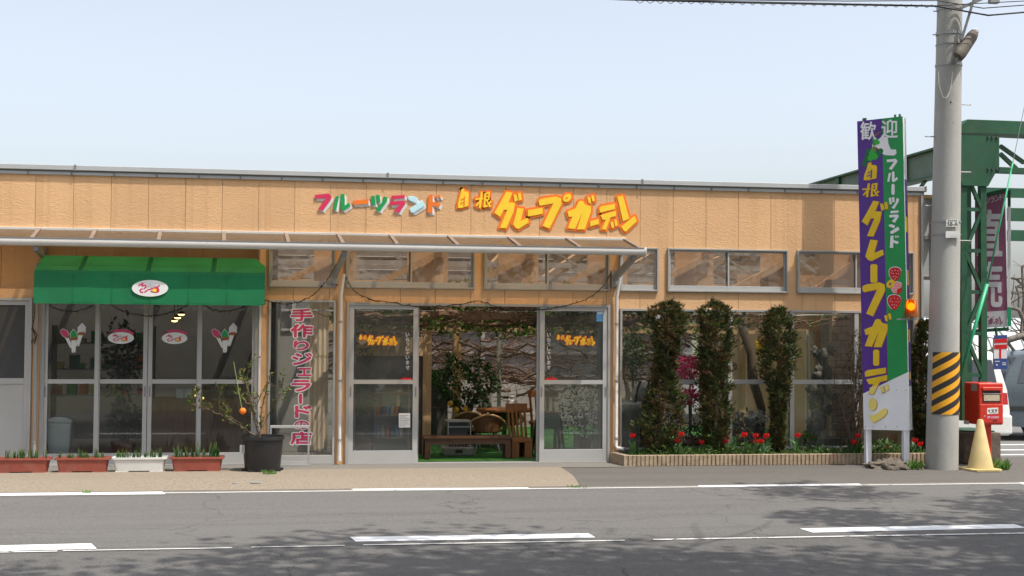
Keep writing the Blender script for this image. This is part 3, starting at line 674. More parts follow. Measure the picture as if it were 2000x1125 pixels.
for i in range(1, 6):
    t = i / 6; xs_ = L(ax0, ax1, t); MB().box(xs_ - .006, xs_ + .006, AY - .006, AY - .0025, az0 + .004, az1 - .016).build('seam', 'green_fabric', aw)
for i in range(4):
    t = .02 + .96 * i / 3; MB().bar((L(bx0, bx1, t), -.03, abz - .03), (L(bx0, bx1, t), .295, abz - .03), .02).build('wall_arm', 'alu', aw); MB().bar((L(bx0, bx1, t), -.03, abz - .03), (L(ax0, ax1, t), AY + .05, az1 - .03), .02).build('frame_bar', 'alu', aw)
# ================================================================== lettering
def cap_(mb, pl, a, b, w, off, th=.004, n=5):            # a stroke with round ends, in photograph pixels on a plane
    a, b = Vector(a), Vector(b); d = b - a
    t = math.atan2(d.y, d.x) if d.length > 1e-6 else 0
    pts = [b + Vector((math.cos(t - math.pi / 2 + math.pi * i / n), math.sin(t - math.pi / 2 + math.pi * i / n))) * w / 2 for i in range(n + 1)]
    pts += [a + Vector((math.cos(t + math.pi / 2 + math.pi * i / n), math.sin(t + math.pi / 2 + math.pi * i / n))) * w / 2 for i in range(n + 1)]
    mb.prism([pl.at(p.x, p.y, off) for p in pts], pl.n, th)
def stroke(mb, pl, pts, w, off, th=.003):
    for i, (a, b) in enumerate(zip(pts, pts[1:])): cap_(mb, pl, a, b, w, off + i * .0003, th)
def polys(mb, pl, ps, off, th, step=.0003):
    for i, p in enumerate(ps): mb.prism([pl.at(x, y, off + i * step) for x, y in p], pl.n, th + i * step)
def outline(mb, pl, ps, r, off, th):
    k = 0
    for p in ps:
        mb.prism([pl.at(x, y, off) for x, y in p], pl.n, th)
        for a, b in zip(p, p[1:] + p[:1]):
            k += 1; cap_(mb, pl, a, b, 2 * r, off - .0004 - (k % 9) * .0003, th)
def ell(cx, cy, rx, ry, n=16, rot=0):
    c, s = math.cos(rot), math.sin(rot)
    return [(cx + rx * math.cos(2 * math.pi * i / n) * c - ry * math.sin(2 * math.pi * i / n) * s, cy + rx * math.cos(2 * math.pi * i / n) * s + ry * math.sin(2 * math.pi * i / n) * c) for i in range(n)]
def crop(ox, oy, k): return lambda ps: [[(ox + x / k, oy + y / k) for x, y in p] for p in ps]
A_ = crop(600, 360, 7.143); B_ = crop(880, 360, 10.226); C_ = crop(1050, 360, 9.524)
FR = {
 'fu': ('pink_red', A_([[(105,150),(305,130),(345,180),(330,215),(215,370),(150,345),(265,195),(110,205)]])),
 'ru': ('leaf_green_sign', A_([[(395,170),(445,165),(405,360),(360,355)], [(465,140),(520,135),(525,300),(580,255),(605,300),(505,370),(465,345)]])),
 'bar': ('orange_sign', A_([[(635,230),(855,212),(855,275),(640,285)]])),
 'tsu': ('leaf_green_sign', A_([[(885,165),(940,160),(955,290),(900,290)], [(955,155),(1010,150),(1020,250),(970,255)], [(1065,170),(1120,185),(1110,240),(1010,380),(945,360),(1040,260)]])),
 'ra': ('pink_red', A_([[(1175,160),(1360,150),(1360,195),(1180,210)], [(1150,245),(1340,230),(1372,265),(1280,400),(1205,375),(1290,285),(1155,295)]])),
 'n': ('pale_blue_sign', A_([[(1410,180),(1470,168),(1540,200),(1525,265),(1415,220)], [(1437,345),(1600,225),(1635,290),(1615,315),(1480,400),(1442,385)]])),
 'do': ('orange_sign', A_([[(1690,155),(1750,150),(1750,245),(1860,275),(1835,325),(1745,295),(1745,400),(1675,400)], [(1775,165),(1800,150),(1825,185),(1800,200)], [(1820,155),(1845,150),(1865,185),(1845,195)]])),
}
GG = {
 'shiro': B_([[(215,95),(270,85),(265,140),(345,150),(362,200),(350,430),(230,470),(140,475),(145,380),(195,200)]]),
 'ne': B_([[(490,285),(640,272),(645,305),(495,318)], [(600,160),(640,165),(600,480),(560,475)], [(590,300),(620,330),(515,450),(498,430)], [(672,190),(705,185),(690,460),(650,460)],
           [(680,175),(785,150),(770,320),(740,320),(750,190),(690,210)], [(690,240),(755,228),(755,252),(692,262)], [(685,300),(765,290),(760,320),(685,328)], [(655,435),(745,415),(750,445),(660,470)], [(705,325),(735,320),(805,445),(770,462)], [(795,330),(825,355),(755,410),(740,388)]]),
 'gu': B_([[(1110,150),(1230,170),(1150,365),(1285,375),(1250,560),(1110,880),(980,870),(1130,510),(1060,510),(985,655),(870,570),(950,440)], [(1250,205),(1310,210),(1345,320),(1275,360)], [(1335,180),(1395,175),(1420,310),(1360,330)]]),
 're': B_([[(1330,475),(1455,490),(1395,735),(1540,670),(1555,770),(1350,895),(1290,870),(1245,800)]]),
 'bar1': B_([[(1540,520),(1830,470),(1835,590),(1540,645)]]),
 'pu': C_([[(15,330),(30,290),(100,265),(340,228),(430,265),(442,370),(215,825),(90,775),(290,355),(50,400),(25,380)], ell(545, 255, 88, 66, 14, -.7)]),
 'ga': C_([[(755,330),(790,310),(850,320),(870,375),(985,410),(985,520),(870,840),(725,840),(830,530),(690,830),(560,820),(640,600),(575,610),(550,510),(700,450)], [(920,245),(980,240),(985,355),(945,350)], [(990,215),(1040,205),(1055,310),(1015,325)]]),
 'bar2': C_([[(970,690),(1125,645),(1135,740),(975,785)]]),
 'de': C_([[(1145,450),(1180,410),(1435,365),(1430,465),(1150,530)], [(1165,575),(1450,495),(1450,590),(1350,620),(1265,850),(1190,835),(1260,660),(1200,660)], [(1350,710),(1400,695),(1420,800),(1375,820)], [(1420,670),(1460,660),(1480,760),(1440,785)]]),
 'nn': C_([[(1475,235),(1580,210),(1700,640),(1585,690)], [(1550,790),(1800,590),(1840,690),(1640,880),(1600,870)]]),
}
GSLOT = {'shiro': B_([[(205,305),(262,275),(262,295),(207,328)], [(190,380),(255,345),(255,365),(192,405)], [(268,240),(284,236),(276,430),(252,440)]]), 'pu': C_([ell(537, 258, 22, 18, 10)])}
def bbox(ps): xs = [q[0] for p in ps for q in p]; ys = [q[1] for p in ps for q in p]; return min(xs), min(ys), max(xs), max(ys)
def fit(ps, bb, src=None):
    a = src or bbox(ps); kx = (bb[2] - bb[0]) / (a[2] - a[0]); ky = (bb[3] - bb[1]) / (a[3] - a[1])
    return [[(bb[0] + (x - a[0]) * kx, bb[1] + (y - a[1]) * ky) for x, y in p] for p in ps]

fs1 = thing('fascia_sign', FAC.at(735, 410), 'multicoloured cut-out katakana lettering with white drop edges on the fascia', 'sign')
for k, (mt, ps) in FR.items():
    mb = MB(); polys(mb, FAC, ps, .020, .010); o = mb.build('letter', mt, fs1)
    mb = MB()
    for j, (dx, dy) in enumerate(((1.3, 1.5), (2.7, 3.0), (4.0, 4.5))):
        polys(mb, FAC, [[(x + dx, y + dy) for x, y in p] for p in ps], .013 - j * .003, .006, .0003)
    if k == 'n': outline(mb, FAC, ps, 1.1, .012, .006)
    mb.build('letter_backing', 'white_sign', o)
fs2 = thing('fascia_sign', FAC.at(1070, 412), 'yellow hand-drawn lettering with orange outline on the fascia, the larger right-hand sign', 'sign')
for k, ps in GG.items():
    mb = MB(); polys(mb, FAC, ps, .018, .008); o = mb.build('letter', 'yellow_sign', fs2)
    mb = MB(); outline(mb, FAC, ps, 4.3 if k not in ('shiro', 'ne') else 3.6, .012, .010); mb.build('letter_backing', 'orange_sign', o)
    if k in GSLOT: mb = MB(); polys(mb, FAC, GSLOT[k], .0205, .002); mb.build('letter_slot', 'orange_sign', o)

GCACHE = {}
def glyph(ch, pl, bb, off, m, parent, bold=.0, name='letter'):
    """one printed character or word, fitted to a box of photograph pixels; bold = extra stroke width (share of the box height)"""
    if ch not in GCACHE:
        cu = bpy.data.curves.new('g', 'FONT'); cu.body = ch; cu.size = 1; cu.resolution_u = 3; cu.fill_mode = 'FRONT'
        ob = bpy.data.objects.new('g', cu); COL.objects.link(ob); dg = bpy.context.evaluated_depsgraph_get()
        me = bpy.data.meshes.new_from_object(ob.evaluated_get(dg)); vs = [v.co.copy() for v in me.vertices]; fs = [tuple(p.vertices) for p in me.polygons]
        bpy.data.objects.remove(ob); bpy.data.curves.remove(cu); bpy.data.meshes.remove(me); GCACHE[ch] = (vs, fs)
    vs, fs = GCACHE[ch]
    if not vs: return None
    x0, x1 = min(v.x for v in vs), max(v.x for v in vs); y0, y1 = min(v.y for v in vs), max(v.y for v in vs)
    P2 = [(bb[0] + (v.x - x0) / max(x1 - x0, 1e-6) * (bb[2] - bb[0]), bb[3] - (v.y - y0) / max(y1 - y0, 1e-6) * (bb[3] - bb[1])) for v in vs]
    W3 = [pl.at(x, y, off) for x, y in P2]; mb = MB(); out = []
    for f in fs:
        a, b, c = W3[f[0]], W3[f[1]], W3[f[2]]; out.append(f if (b - a).cross(c - a).dot(pl.n) > 0 else f[::-1])
    mb.add(W3, out)
    if bold > 0:
        ec = {}
        for f in fs:
            for a, b in zip(f, f[1:] + f[:1]): k = (min(a, b), max(a, b)); ec[k] = ec.get(k, 0) + 1
        w = 2 * bold * (bb[3] - bb[1]); q = 0
        for (a, b), c in ec.items():
            if c == 1: q += 1; cap_(mb, pl, P2[a], P2[b], w, off - .00008 * (1 + q % 8), .0002, 3)
    return mb.build(name, m, parent)
def text(s, pl, bb, off, m, parent, bold=0., name='lettering'): return glyph(s, pl, bb, off, m, parent, bold, name)

# lettered window: crimson characters with white outline
GL = PY(-.004)
ws = thing('window_lettering', GL.at(589, 735), 'crimson vertical Japanese lettering with white outline on the tall window pane', 'lettering')
for ch, bb in (('手', (569,604,610,626)), ('作', (569,634,610,658)), ('り', (574,666,603,684)), ('ジ', (571,690,609,712)), ('ェ', (581,719,608,734)), ('ラ', (570,743,606,764)), ('ー', None), ('ド', (577,793,607,815)), ('の', (575,822,603,838)), ('店', (568,844,608,867))):
    if bb is None:
        mb = MB(); cap_(mb, GL, (587, 772), (587, 786), 6.4, .003, .001); o = mb.build('letter', 'crimson', ws)
        mb = MB(); cap_(mb, GL, (587, 772), (587, 786), 10, .0015, .001); mb.build('letter_outline', 'white_sign', o); continue
    o = glyph(ch, GL, bb, .003, 'crimson', ws, .048)
    glyph(ch, GL, bb, .0015, 'white_sign', o, .135, 'letter_outline')

# stickers on the entrance doors
DG = PY(-.003)
for px0, lab in ((700, 'orange and yellow shop-name sticker on the left entrance door'), (1086, 'orange and yellow shop-name sticker on the right entrance door')):
    s = thing('door_sticker', DG.at(px0 + 38, 664), lab, 'sticker', 'shop-name stickers on the entrance doors')
    src = bbox([p for ps in GG.values() for p in ps])
    for k, ps in GG.items():
        q = fit(ps, (px0 + 2, 653.5, px0 + 76, 675), src)
        mb = MB(); polys(mb, DG, q, .0022, .0005, .0001); o = mb.build('letter', 'yellow_sign', s)
        mb = MB(); outline(mb, DG, q, 1.3, .0012, .0003); mb.build('letter_backing', 'orange_sign', o)
for px, lab in ((796, 'white vertical welcome lettering on the left entrance door'), (1072, 'white vertical welcome lettering on the right entrance door')):
    s = thing('welcome_lettering', DG.at(px, 690), lab, 'lettering', 'welcome lettering on the doors')
    y = 650
    for ch in 'いらっしゃいませ':
        h = 5.5 if ch in 'っゃ' else 7.5
        glyph(ch, DG, (px - h * .45, y, px + h * .45, y + h), .002, 'white_sign', s, .012); y += h + 2.2
for px, sgn, lab in ((794, -1, 'red arrow sticker on the left entrance door'), (1076, 1, 'red arrow sticker on the right entrance door')):
    mb = MB(); ar = [(-1.1, 0), (-.2, -4.2), (-.2, -1.7), (1, -1.7), (1, 1.9), (-1.0, 1.9)]
    mb.prism([DG.at(px - sgn * x * 11, 740 + y, .002) for x, y in ar], DG.n, .0005); tag(mb.build('arrow_sticker', 'arrow_red'), lab, 'sticker', 'red arrow stickers on the doors')
def flat(name, pl, pts, off, m, parent=None, th=.0008): mb = MB(); mb.prism([pl.at(x, y, off) for x, y in pts], pl.n, th); return mb.build(name, m, parent)
s = thing('notice', DG.at(791, 822), 'white printed notice taped to the left entrance door', 'notice')
flat('paper', DG, [(779, 807), (801, 807), (801, 835), (779, 835)], .002, 'label_white', s)
for i in range(7):
    ww = (17, 12, 18, 18, 15, 18, 10)[i]; flat('print_line', DG, [(781, 810.5 + i * 3.4), (781 + ww, 810.5 + i * 3.4), (781 + ww, 811.7 + i * 3.4), (781, 811.7 + i * 3.4)], .0031, 'label_grey', s)
s = thing('blue_sticker', DG.at(1172, 617), 'small light blue sticker at the top right of the entrance door', 'sticker')
flat('sheet', DG, [(1165, 608), (1180, 608), (1180, 628), (1165, 628)], .002, 'azure', s)
flat('print_band', DG, [(1167, 610), (1178, 610), (1178, 613), (1167, 613)], .0031, 'label_white', s)
# oval gelato plates on awning and doors
def oval(pl, cx, cy, rx, ry, label, grp, off=.004, th=.004, banner=False, cat='sign'):
    s = thing('oval_plate', pl.at(cx, cy), label, cat, grp)
    mb = MB(); mb.prism([pl.at(x, y, off) for x, y in ell(cx, cy, rx, ry, 32)], pl.n, th); mb.build('plate', 'white_sign', s)
    k = rx / 645.0; f = lambda x, y: (cx + (x - 975) * k, cy + (y - 597) * k * (ry / rx) / (300 / 645.0))
    mb = MB(); w = 62 * k
    for pts in ([(575,505),(640,470),(725,420),(690,480),(700,520),(760,490),(830,490),(835,550),(770,605)], [(700,625),(640,640),(620,685),(650,735),(720,745)], [(785,735),(830,720),(870,665),(980,630),(1180,570),(1260,535),(1310,495)]):
        stroke(mb, pl, [f(*q) for q in pts], w * .8, off + .001, .0008)
    mb.build('emblem_script', 'crimson', s)
    mb = MB(); mb.prism([pl.at(*f(*q), off + .0016) for q in [(1180,590),(1270,560),(1310,650),(1300,730),(1200,770),(1180,700)]], pl.n, .0008); mb.build('emblem_fruit', 'pink_red', s)
    mb = MB(); mb.prism([pl.at(*q, off + .0022) for q in ell(*f(1140, 670), 75 * k, 62 * k, 14)], pl.n, .0008); mb.build('emblem_fruit', 'yellow_sign', s)
    mb = MB(); stroke(mb, pl, [f(1010, 705), f(1080, 735), f(1160, 750)], w * .8, off + .001, .0008); mb.build('emblem_leaf', 'brown_sign', s)
    if rx > 25: 
        glyph('ellow', pl, (*f(870, 440), *f(1210, 570)), off + .003, 'label_grey', s, 0)
    if banner:
        mb = MB(); stroke(mb, pl, [(cx - rx * .9, cy - ry * .75), (cx - rx * .5, cy - ry * 1.15), (cx, cy - ry * 1.3), (cx + rx * .5, cy - ry * 1.15), (cx + rx * .9, cy - ry * .75)], ry * .4, off - .003, .001); mb.build('banner', 'crimson', s)
    return s
oval(PY(AY - .012), 293, 563, 35.5, 16.2, 'white oval gelato plate with red script on the green awning', 'oval gelato plates')
G2 = PY(.044)
oval(G2, 236, 660, 25.6, 11.6, 'white oval gelato sticker on the second door leaf from the left', 'oval gelato stickers', .002, .0008, True, 'sticker')
oval(G2, 341, 660.5, 25, 11.4, 'white oval gelato sticker on the third door leaf from the left', 'oval gelato stickers', .002, .0008, True, 'sticker')
G1 = PY(.014)
for ox, lab in ((118, 'ice cream cone sticker on the leftmost gelato door leaf'), (413.5, 'ice cream cone sticker on the rightmost gelato door leaf')):
    s = thing('cone_sticker', G1.at(ox + 22, 660), lab, 'sticker', 'ice cream cone stickers')
    f = lambda ps: [(ox + (x - 250) / 9.52, 620 + y / 9.52) for x, y in ps]
    for i, (scoop, band, cone, mt) in enumerate((([(255,240),(300,215),(370,250),(410,310),(380,385),(300,350),(262,290)], [(350,350),(400,320),(410,370),(370,395)], [(350,390),(395,380),(460,530),(440,560)], 'crimson'),
                                              ([(440,290),(490,220),(550,290),(565,370),(440,385)], [(440,370),(580,360),(565,420),(450,430)], [(455,425),(545,415),(520,640),(470,645)], 'leaf_green_sign'),
                                              ([(580,190),(655,110),(715,180),(710,280),(575,285)], [(590,275),(700,270),(690,330),(595,330)], [(590,330),(655,335),(590,525),(550,520)], 'pale_text'))):
        d = i * .0004
        mb = MB(); outline(mb, G1, [f(scoop), f(cone)], .9, .0016 + d, .0006); o = mb.build('cone_edge', 'white_sign', s)
        flat('scoop', G1, f(scoop), .0026 + d, mt, s, .0003); flat('wafer', G1, f(band), .003 + d, 'brown_sign', s, .0003); flat('sleeve', G1, f(cone), .0027 + d, 'label_white', s, .0003)
        flat('sleeve_mark', G1, [(x, y) for x, y in ell(*f([((cone[2][0] + cone[3][0]) / 2, cone[2][1] - 18)])[0], .9, .9, 8)], .0034 + d, 'crimson', s, .0003)
# ================================================================== planters, potted citrus, small frame
def planter(px0, px1, m, lab, h0, nclump, seed):
    random.seed(seed)
    Y0, Y1 = -.78, -.55
    zb = .0; x0, x1 = fx(px0, 893, Y0), fx(px1, 893, Y0); cx = (x0 + x1) / 2; cy = (Y0 + Y1) / 2; w = (x1 - x0) / 2; zt = .178
    t = thing('planter', (cx, cy, 0), lab, 'planter', 'trough planters in a row before the gelato doors')
    d = (Y1 - Y0) / 2
    def loop(sx, sy, z, n=5, r=.03):
        pts = []
        for qx, qy, a0 in ((1, -1, -90), (1, 1, 0), (-1, 1, 90), (-1, -1, 180)):
            for i in range(n):
                a = R(a0 + 90 * i / (n - 1)); pts.append((cx + qx * (sx - r) + r * math.cos(a), cy + qy * (sy - r) + r * math.sin(a), z))
        return pts
    rings = [loop(w * .86, d * .80, .018), loop(w * .93, d * .90, zt - .03), loop(w * .94, d * .92, zt - .028), loop(w, d, zt - .024), loop(w, d, zt), loop(w * .955, d * .90, zt), loop(w * .93, d * .86, zt - .035)]
    mb = MB(); n = len(rings[0])
    mb.add([p for r in rings for p in r], [(i * n + j, i * n + (j + 1) % n, (i + 1) * n + (j + 1) % n, (i + 1) * n + j) for i in range(len(rings) - 1) for j in range(n)] + [tuple(range(n))[::-1]])
    mb.build('trough', m, t, smooth=R(40))
    for sx in (-1, 1): MB().box(cx + sx * w * .62 - .075, cx + sx * w * .62 + .075, cy - d * .8, cy + d * .8, 0, .019).build('foot', m, t)
    mb = MB(); mb.add([(p[0], p[1], zt - .035 + random.uniform(-.006, .008)) for p in loop(w * .928, d * .855, 0)], [tuple(range(n))]); mb.build('soil', 'soil', t)
    sp = thing('bulb_shoots', (cx, cy, zt - .03), 'green bulb shoots growing in the ' + lab.split(',')[0], 'shoots', 'bulb shoots in the planters')
    for c in range(nclump):
        mb = MB(); cs = []; ccx = cx + (c + .5 - nclump / 2) / nclump * w * 1.75 + random.uniform(-.02, .02); ccy = cy + random.uniform(-.05, .05)
        hh = h0 * random.uniform(.6, 1.15)
        for _ in range(random.randint(7, 12)):
            x, y = ccx + random.gauss(0, .013), ccy + random.gauss(0, .015); L_ = hh * random.uniform(.55, 1.1); wd = random.uniform(.0045, .007); tx, ty = random.gauss(0, .10), random.gauss(0, .10); a = random.uniform(0, 3.14)
            ux, uy = math.cos(a) * wd, math.sin(a) * wd; z0 = zt - .035; k = random.uniform(.7, 1.35)
            mb.add([(x - ux, y - uy, z0), (x + ux, y + uy, z0), (x + tx * L_ * .6 + ux, y + ty * L_ * .6 + uy, z0 + L_ * .65), (x + tx * L_ * .6 - ux, y + ty * L_ * .6 - uy, z0 + L_ * .65), (x + tx * L_ * 1.2, y + ty * L_ * 1.2, z0 + L_), (x + tx * .3 * L_ + uy * .8, y + ty * .3 * L_ - ux * .8, z0 + L_ * .35)],
                   [(0, 1, 5), (0, 5, 3), (1, 2, 5), (5, 2, 3), (3, 2, 4)])
            cs += [(.045 * k, .125 * k, .028 * k)] * 4 + [(.11 * k, .15 * k, .03 * k)]
        mb.build('clump', 'shoot', sp, cols=cs)
planter(-18, 97, 'terracotta', 'leftmost terracotta plastic trough planter, partly cut off by the picture edge', .14, 8, 1)
planter(106, 213, 'terracotta', 'second terracotta trough planter from the left, beside the white one', .135, 9, 2)
planter(217, 325, 'white_plastic', 'white plastic trough planter standing between terracotta ones', .14, 9, 3)
planter(331, 437, 'terracotta', 'terracotta trough planter nearest the big black pot', .20, 9, 4)
random.seed(11)
# black nursery pot with a thin citrus
PYp = -.72; pc = (fx(513, 890, PYp), PYp, 0)
t = thing('nursery_pot', pc, 'large black plastic nursery pot standing by the lettered window', 'pot'); r1 = (fx(557, 860, PYp) - fx(472, 860, PYp)) / 2; zt = fz(513, 851, PYp)
MB().lathe([(r1 * .80, 0.012), (r1 * .82, .03), (r1 * .93, zt - .05), (r1 * .95, zt - .045), (r1, zt - .04), (r1, zt), (r1 * .94, zt), (r1 * .91, zt - .06)], pc, 36).build('shell', 'black_plastic', t, smooth=R(40))
mb = MB()
for i in range(8):
    a = i * math.pi / 4 + .2; mb.bar((pc[0] + r1 * .74 * math.cos(a), pc[1] + r1 * .74 * math.sin(a), 0), (pc[0] + r1 * .74 * math.cos(a), pc[1] + r1 * .74 * math.sin(a), .035), .12, .05)
mb.build('foot_ring', 'black_plastic', t)
MB().lathe([(r1 * .915, zt - .058), (0.01, zt - .05)], pc, 24).build('soil', 'soil', t)
MB().box(pc[0] - r1 - .008, pc[0] - r1 * .80, pc[1] - .13, pc[1] - .12, zt - .20, zt - .10).build('tag', 'label_grey', t)
def twig_tree(mb, p, d, L_, r, depth, tips, spread=.6, segs=4, up=.1):
    pts = [Vector(p)]; dd = Vector(d).normalized()
    for i in range(segs):
        dd = (dd + Vector((random.gauss(0, .12), random.gauss(0, .12), random.gauss(0, .1) + up * .3))).normalized(); pts.append(pts[-1] + dd * L_ / segs)
    mb.tube(pts, [r * (1 - .55 * i / segs) for i in range(segs + 1)], 5 if r < .03 else 8, cap=False)
    tips.append((pts[-1], dd)); 
    if depth > 0:
        for i in range(random.randint(2, 3)):
            k = random.randint(max(1, segs // 2), segs); nd = (dd + Vector((random.gauss(0, spread), random.gauss(0, spread), random.gauss(0, spread * .7) + up))).normalized()
            twig_tree(mb, pts[k], nd, L_ * random.uniform(.5, .8), r * .5, depth - 1, tips, spread, segs, up)
    for q in pts[1:]: tips.append((q, dd))
def leaf_quad(mb, cs, p, d, L_, w, col, fold=.25):
    d = Vector(d).normalized(); s = d.cross(Vector((random.gauss(0, 1), random.gauss(0, 1), random.gauss(0, 1)))).normalized(); n = s.cross(d)
    p = Vector(p); mb.add([p, p + d * L_ * .5 + s * w / 2 + n * w * fold, p + d * L_, p + d * L_ * .5 - s * w / 2 + n * w * fold], [(0, 1, 2), (0, 2, 3)]); cs += [col, col]
ct = thing('citrus_shrub', (pc[0], pc[1], zt - .05), 'thin straggly citrus shrub with one orange fruit in the black pot', 'shrub')
PP = PY(PYp)
mb = MB(); tips = []
b0 = PP.at(508, 853)
paths = [[(508, 856), (470, 832), (430, 810), (395, 795), (375, 788)], [(506, 853), (500, 820), (490, 780), (478, 745), (474, 735)], [(508, 853), (510, 815), (515, 780), (525, 748), (528, 730)], [(505, 850), (495, 810), (485, 770), (482, 735), (490, 705)], [(430, 810), (428, 780), (432, 756)], [(395, 795), (390, 775), (384, 765)], [(512, 835), (530, 800), (545, 775), (552, 745)], [(498, 800), (510, 770), (520, 755)], [(470, 832), (450, 812), (440, 790)], [(488, 790), (470, 775), (462, 760)], [(375, 788), (380, 770), (383, 760)]]
for i, ps in enumerate(paths):
    pts = []
    for j, q in enumerate(ps): v = PP.at(*q); v.y += random.uniform(-.05, .05) + (.06 if i % 2 else -.06) * j / len(ps); pts.append(v)
    pts2 = []
    for a, b in zip(pts, pts[1:]):
        for k in range(4): pts2.append(a.lerp(b, k / 4) + Vector((random.gauss(0, .004),) * 3))
    pts2.append(pts[-1]); m_ = len(pts2)
    mb.tube(pts2, [(.011 if i < 4 else .006) * (1 - .8 * k / m_) + .001 for k in range(m_)], 6, cap=False)
    for k in range(2, m_):
        d = (pts2[k] - pts2[k - 1]); tips.append((pts2[k], d))
        if random.random() < .5:
            nd = (d.normalized() + Vector((random.gauss(0, .7), random.gauss(0, .7), random.gauss(.2, .5)))).normalized(); q = pts2[k] + nd * random.uniform(.05, .14)
            mb.tube([pts2[k], q], [.003, .0012], 4, cap=False); tips += [(q, nd), (pts2[k].lerp(q, .6), nd)]
mb.build('branch', 'bark', ct)
mb = MB(); cs = []
for p, d in tips:
    for _ in range(random.choice((1, 2, 2, 3))):
        y = random.random(); col = (.07, .12, .02) if y < .6 else ((.20, .20, .03) if y < .85 else (.12, .07, .02)); k = random.uniform(.7, 1.3)
        leaf_quad(mb, cs, p, Vector(d).normalized() + Vector((random.gauss(0, .8), random.gauss(0, .8), random.gauss(0, .6))), random.uniform(.035, .075), random.uniform(.015, .03), tuple(q * k for q in col))
mb.build('foliage', 'leaf', ct, cols=cs)
MB().ball(PP.at(475, 802, .1), .041, 16, 10).build('orange', 'orange_fruit', ct, smooth=True)
MB().tube([PP.at(457, 706, .09), PP.at(473, 797, .1)], .003, 6).build('support_stick', 'stick', ct)
for q in ((381, 773), (397, 778), (372, 787)): MB().ball(PP.at(*q, .02), (.012, .012, .018), 8, 6).build('bud', 'cream_yellow', ct, smooth=True)
# small aluminium frame leaning before the lettered window
fr = thing('metal_rack', (fx(565, 905, -.28), -.28, 0), 'low thin aluminium frame standing before the lettered window', 'rack')
RY = -.28; a, b = fx(527, 880, RY), fx(604, 880, RY); z1 = fz(565, 833, RY)
MB().box(a, b, RY - .012, RY + .012, z1 - .018, z1 + .016).build('top_rail', 'alu_bright', fr, bevel=.002)
for x in (a, b - .02): MB().box(x, x + .02, RY - .0115, RY + .0115, .0, z1 - .018).build('leg', 'alu', fr)
MB().box(a + .02, b - .02, RY - .011, RY + .011, .03, .07).build('low_rail', 'alu_bright', fr)
MB().box(a - .01, b + .012, RY - .03, RY + .02, 0, .0295).build('base_rail', 'alu', fr)

# ================================================================== planting bed
BYf = -.52
bed = thing('planting_bed', (5.5, BYf, 0), 'raised bed with scored tan block edging below the right-hand windows', 'planting bed')
bx0 = fx(1226, 890, BYf); bx1 = fx(1835, 880, BYf); bh = .135; bk = (bx1 - bx0) / 11
proto = None
for i in range(11):
    mb = MB(); n = 7; fw = bk / n; y = .012
    for j in range(n):
        a, b = j * fw + .008, (j + 1) * fw - .008
        mb.add([(a, 0, 0), (b, 0, 0), (b - .006, -y, 0), (a + .006, -y - random.uniform(-.004, .004), 0), (a, 0, bh), (b, 0, bh), (b - .006, -y, bh - .003), (a + .006, -y, bh - .004)], [(0, 3, 7, 4), (3, 2, 6, 7), (2, 1, 5, 6), (4, 7, 6, 5)])
    mb.box(.002, bk - .002, 0.0005, .09, 0, bh - .002)
    mb.v = [(v[0] + bx0 + i * bk, v[1] + BYf, v[2]) for v in mb.v]; mb.build('block', 'block', bed)
# return towards the door
ret0 = (fx(1198, 888, -.04), -.03)
for i in range(2):
    p0 = Vector((bx0 + (ret0[0] - bx0) * i / 2, BYf + .0 + (ret0[1] - BYf) * i / 2, bh / 2)); p1 = Vector((bx0 + (ret0[0] - bx0) * (i + 1) / 2, BYf + (ret0[1] - BYf) * (i + 1) / 2, bh / 2))
    MB().bar(p0 + (p1 - p0) * .02, p1, .09, bh).build('block', 'block', bed)
mb = MB()
for i in range(40):
    for j in range(5):
        xa, xb = bx0 + .02 + (bx1 - bx0) * i / 40, bx0 + .02 + (bx1 - bx0) * (i + 1) / 40; ya, yb = -.43 + .42 * j / 5, -.43 + .42 * (j + 1) / 5
        q = lambda x, y: (x, y, .10 + .02 * math.sin(x * 9) * math.cos(y * 17))
        mb.quad(q(xa, ya), q(xb, ya), q(xb, yb), q(xa, yb))
mb.build('soil', 'soil', bed)
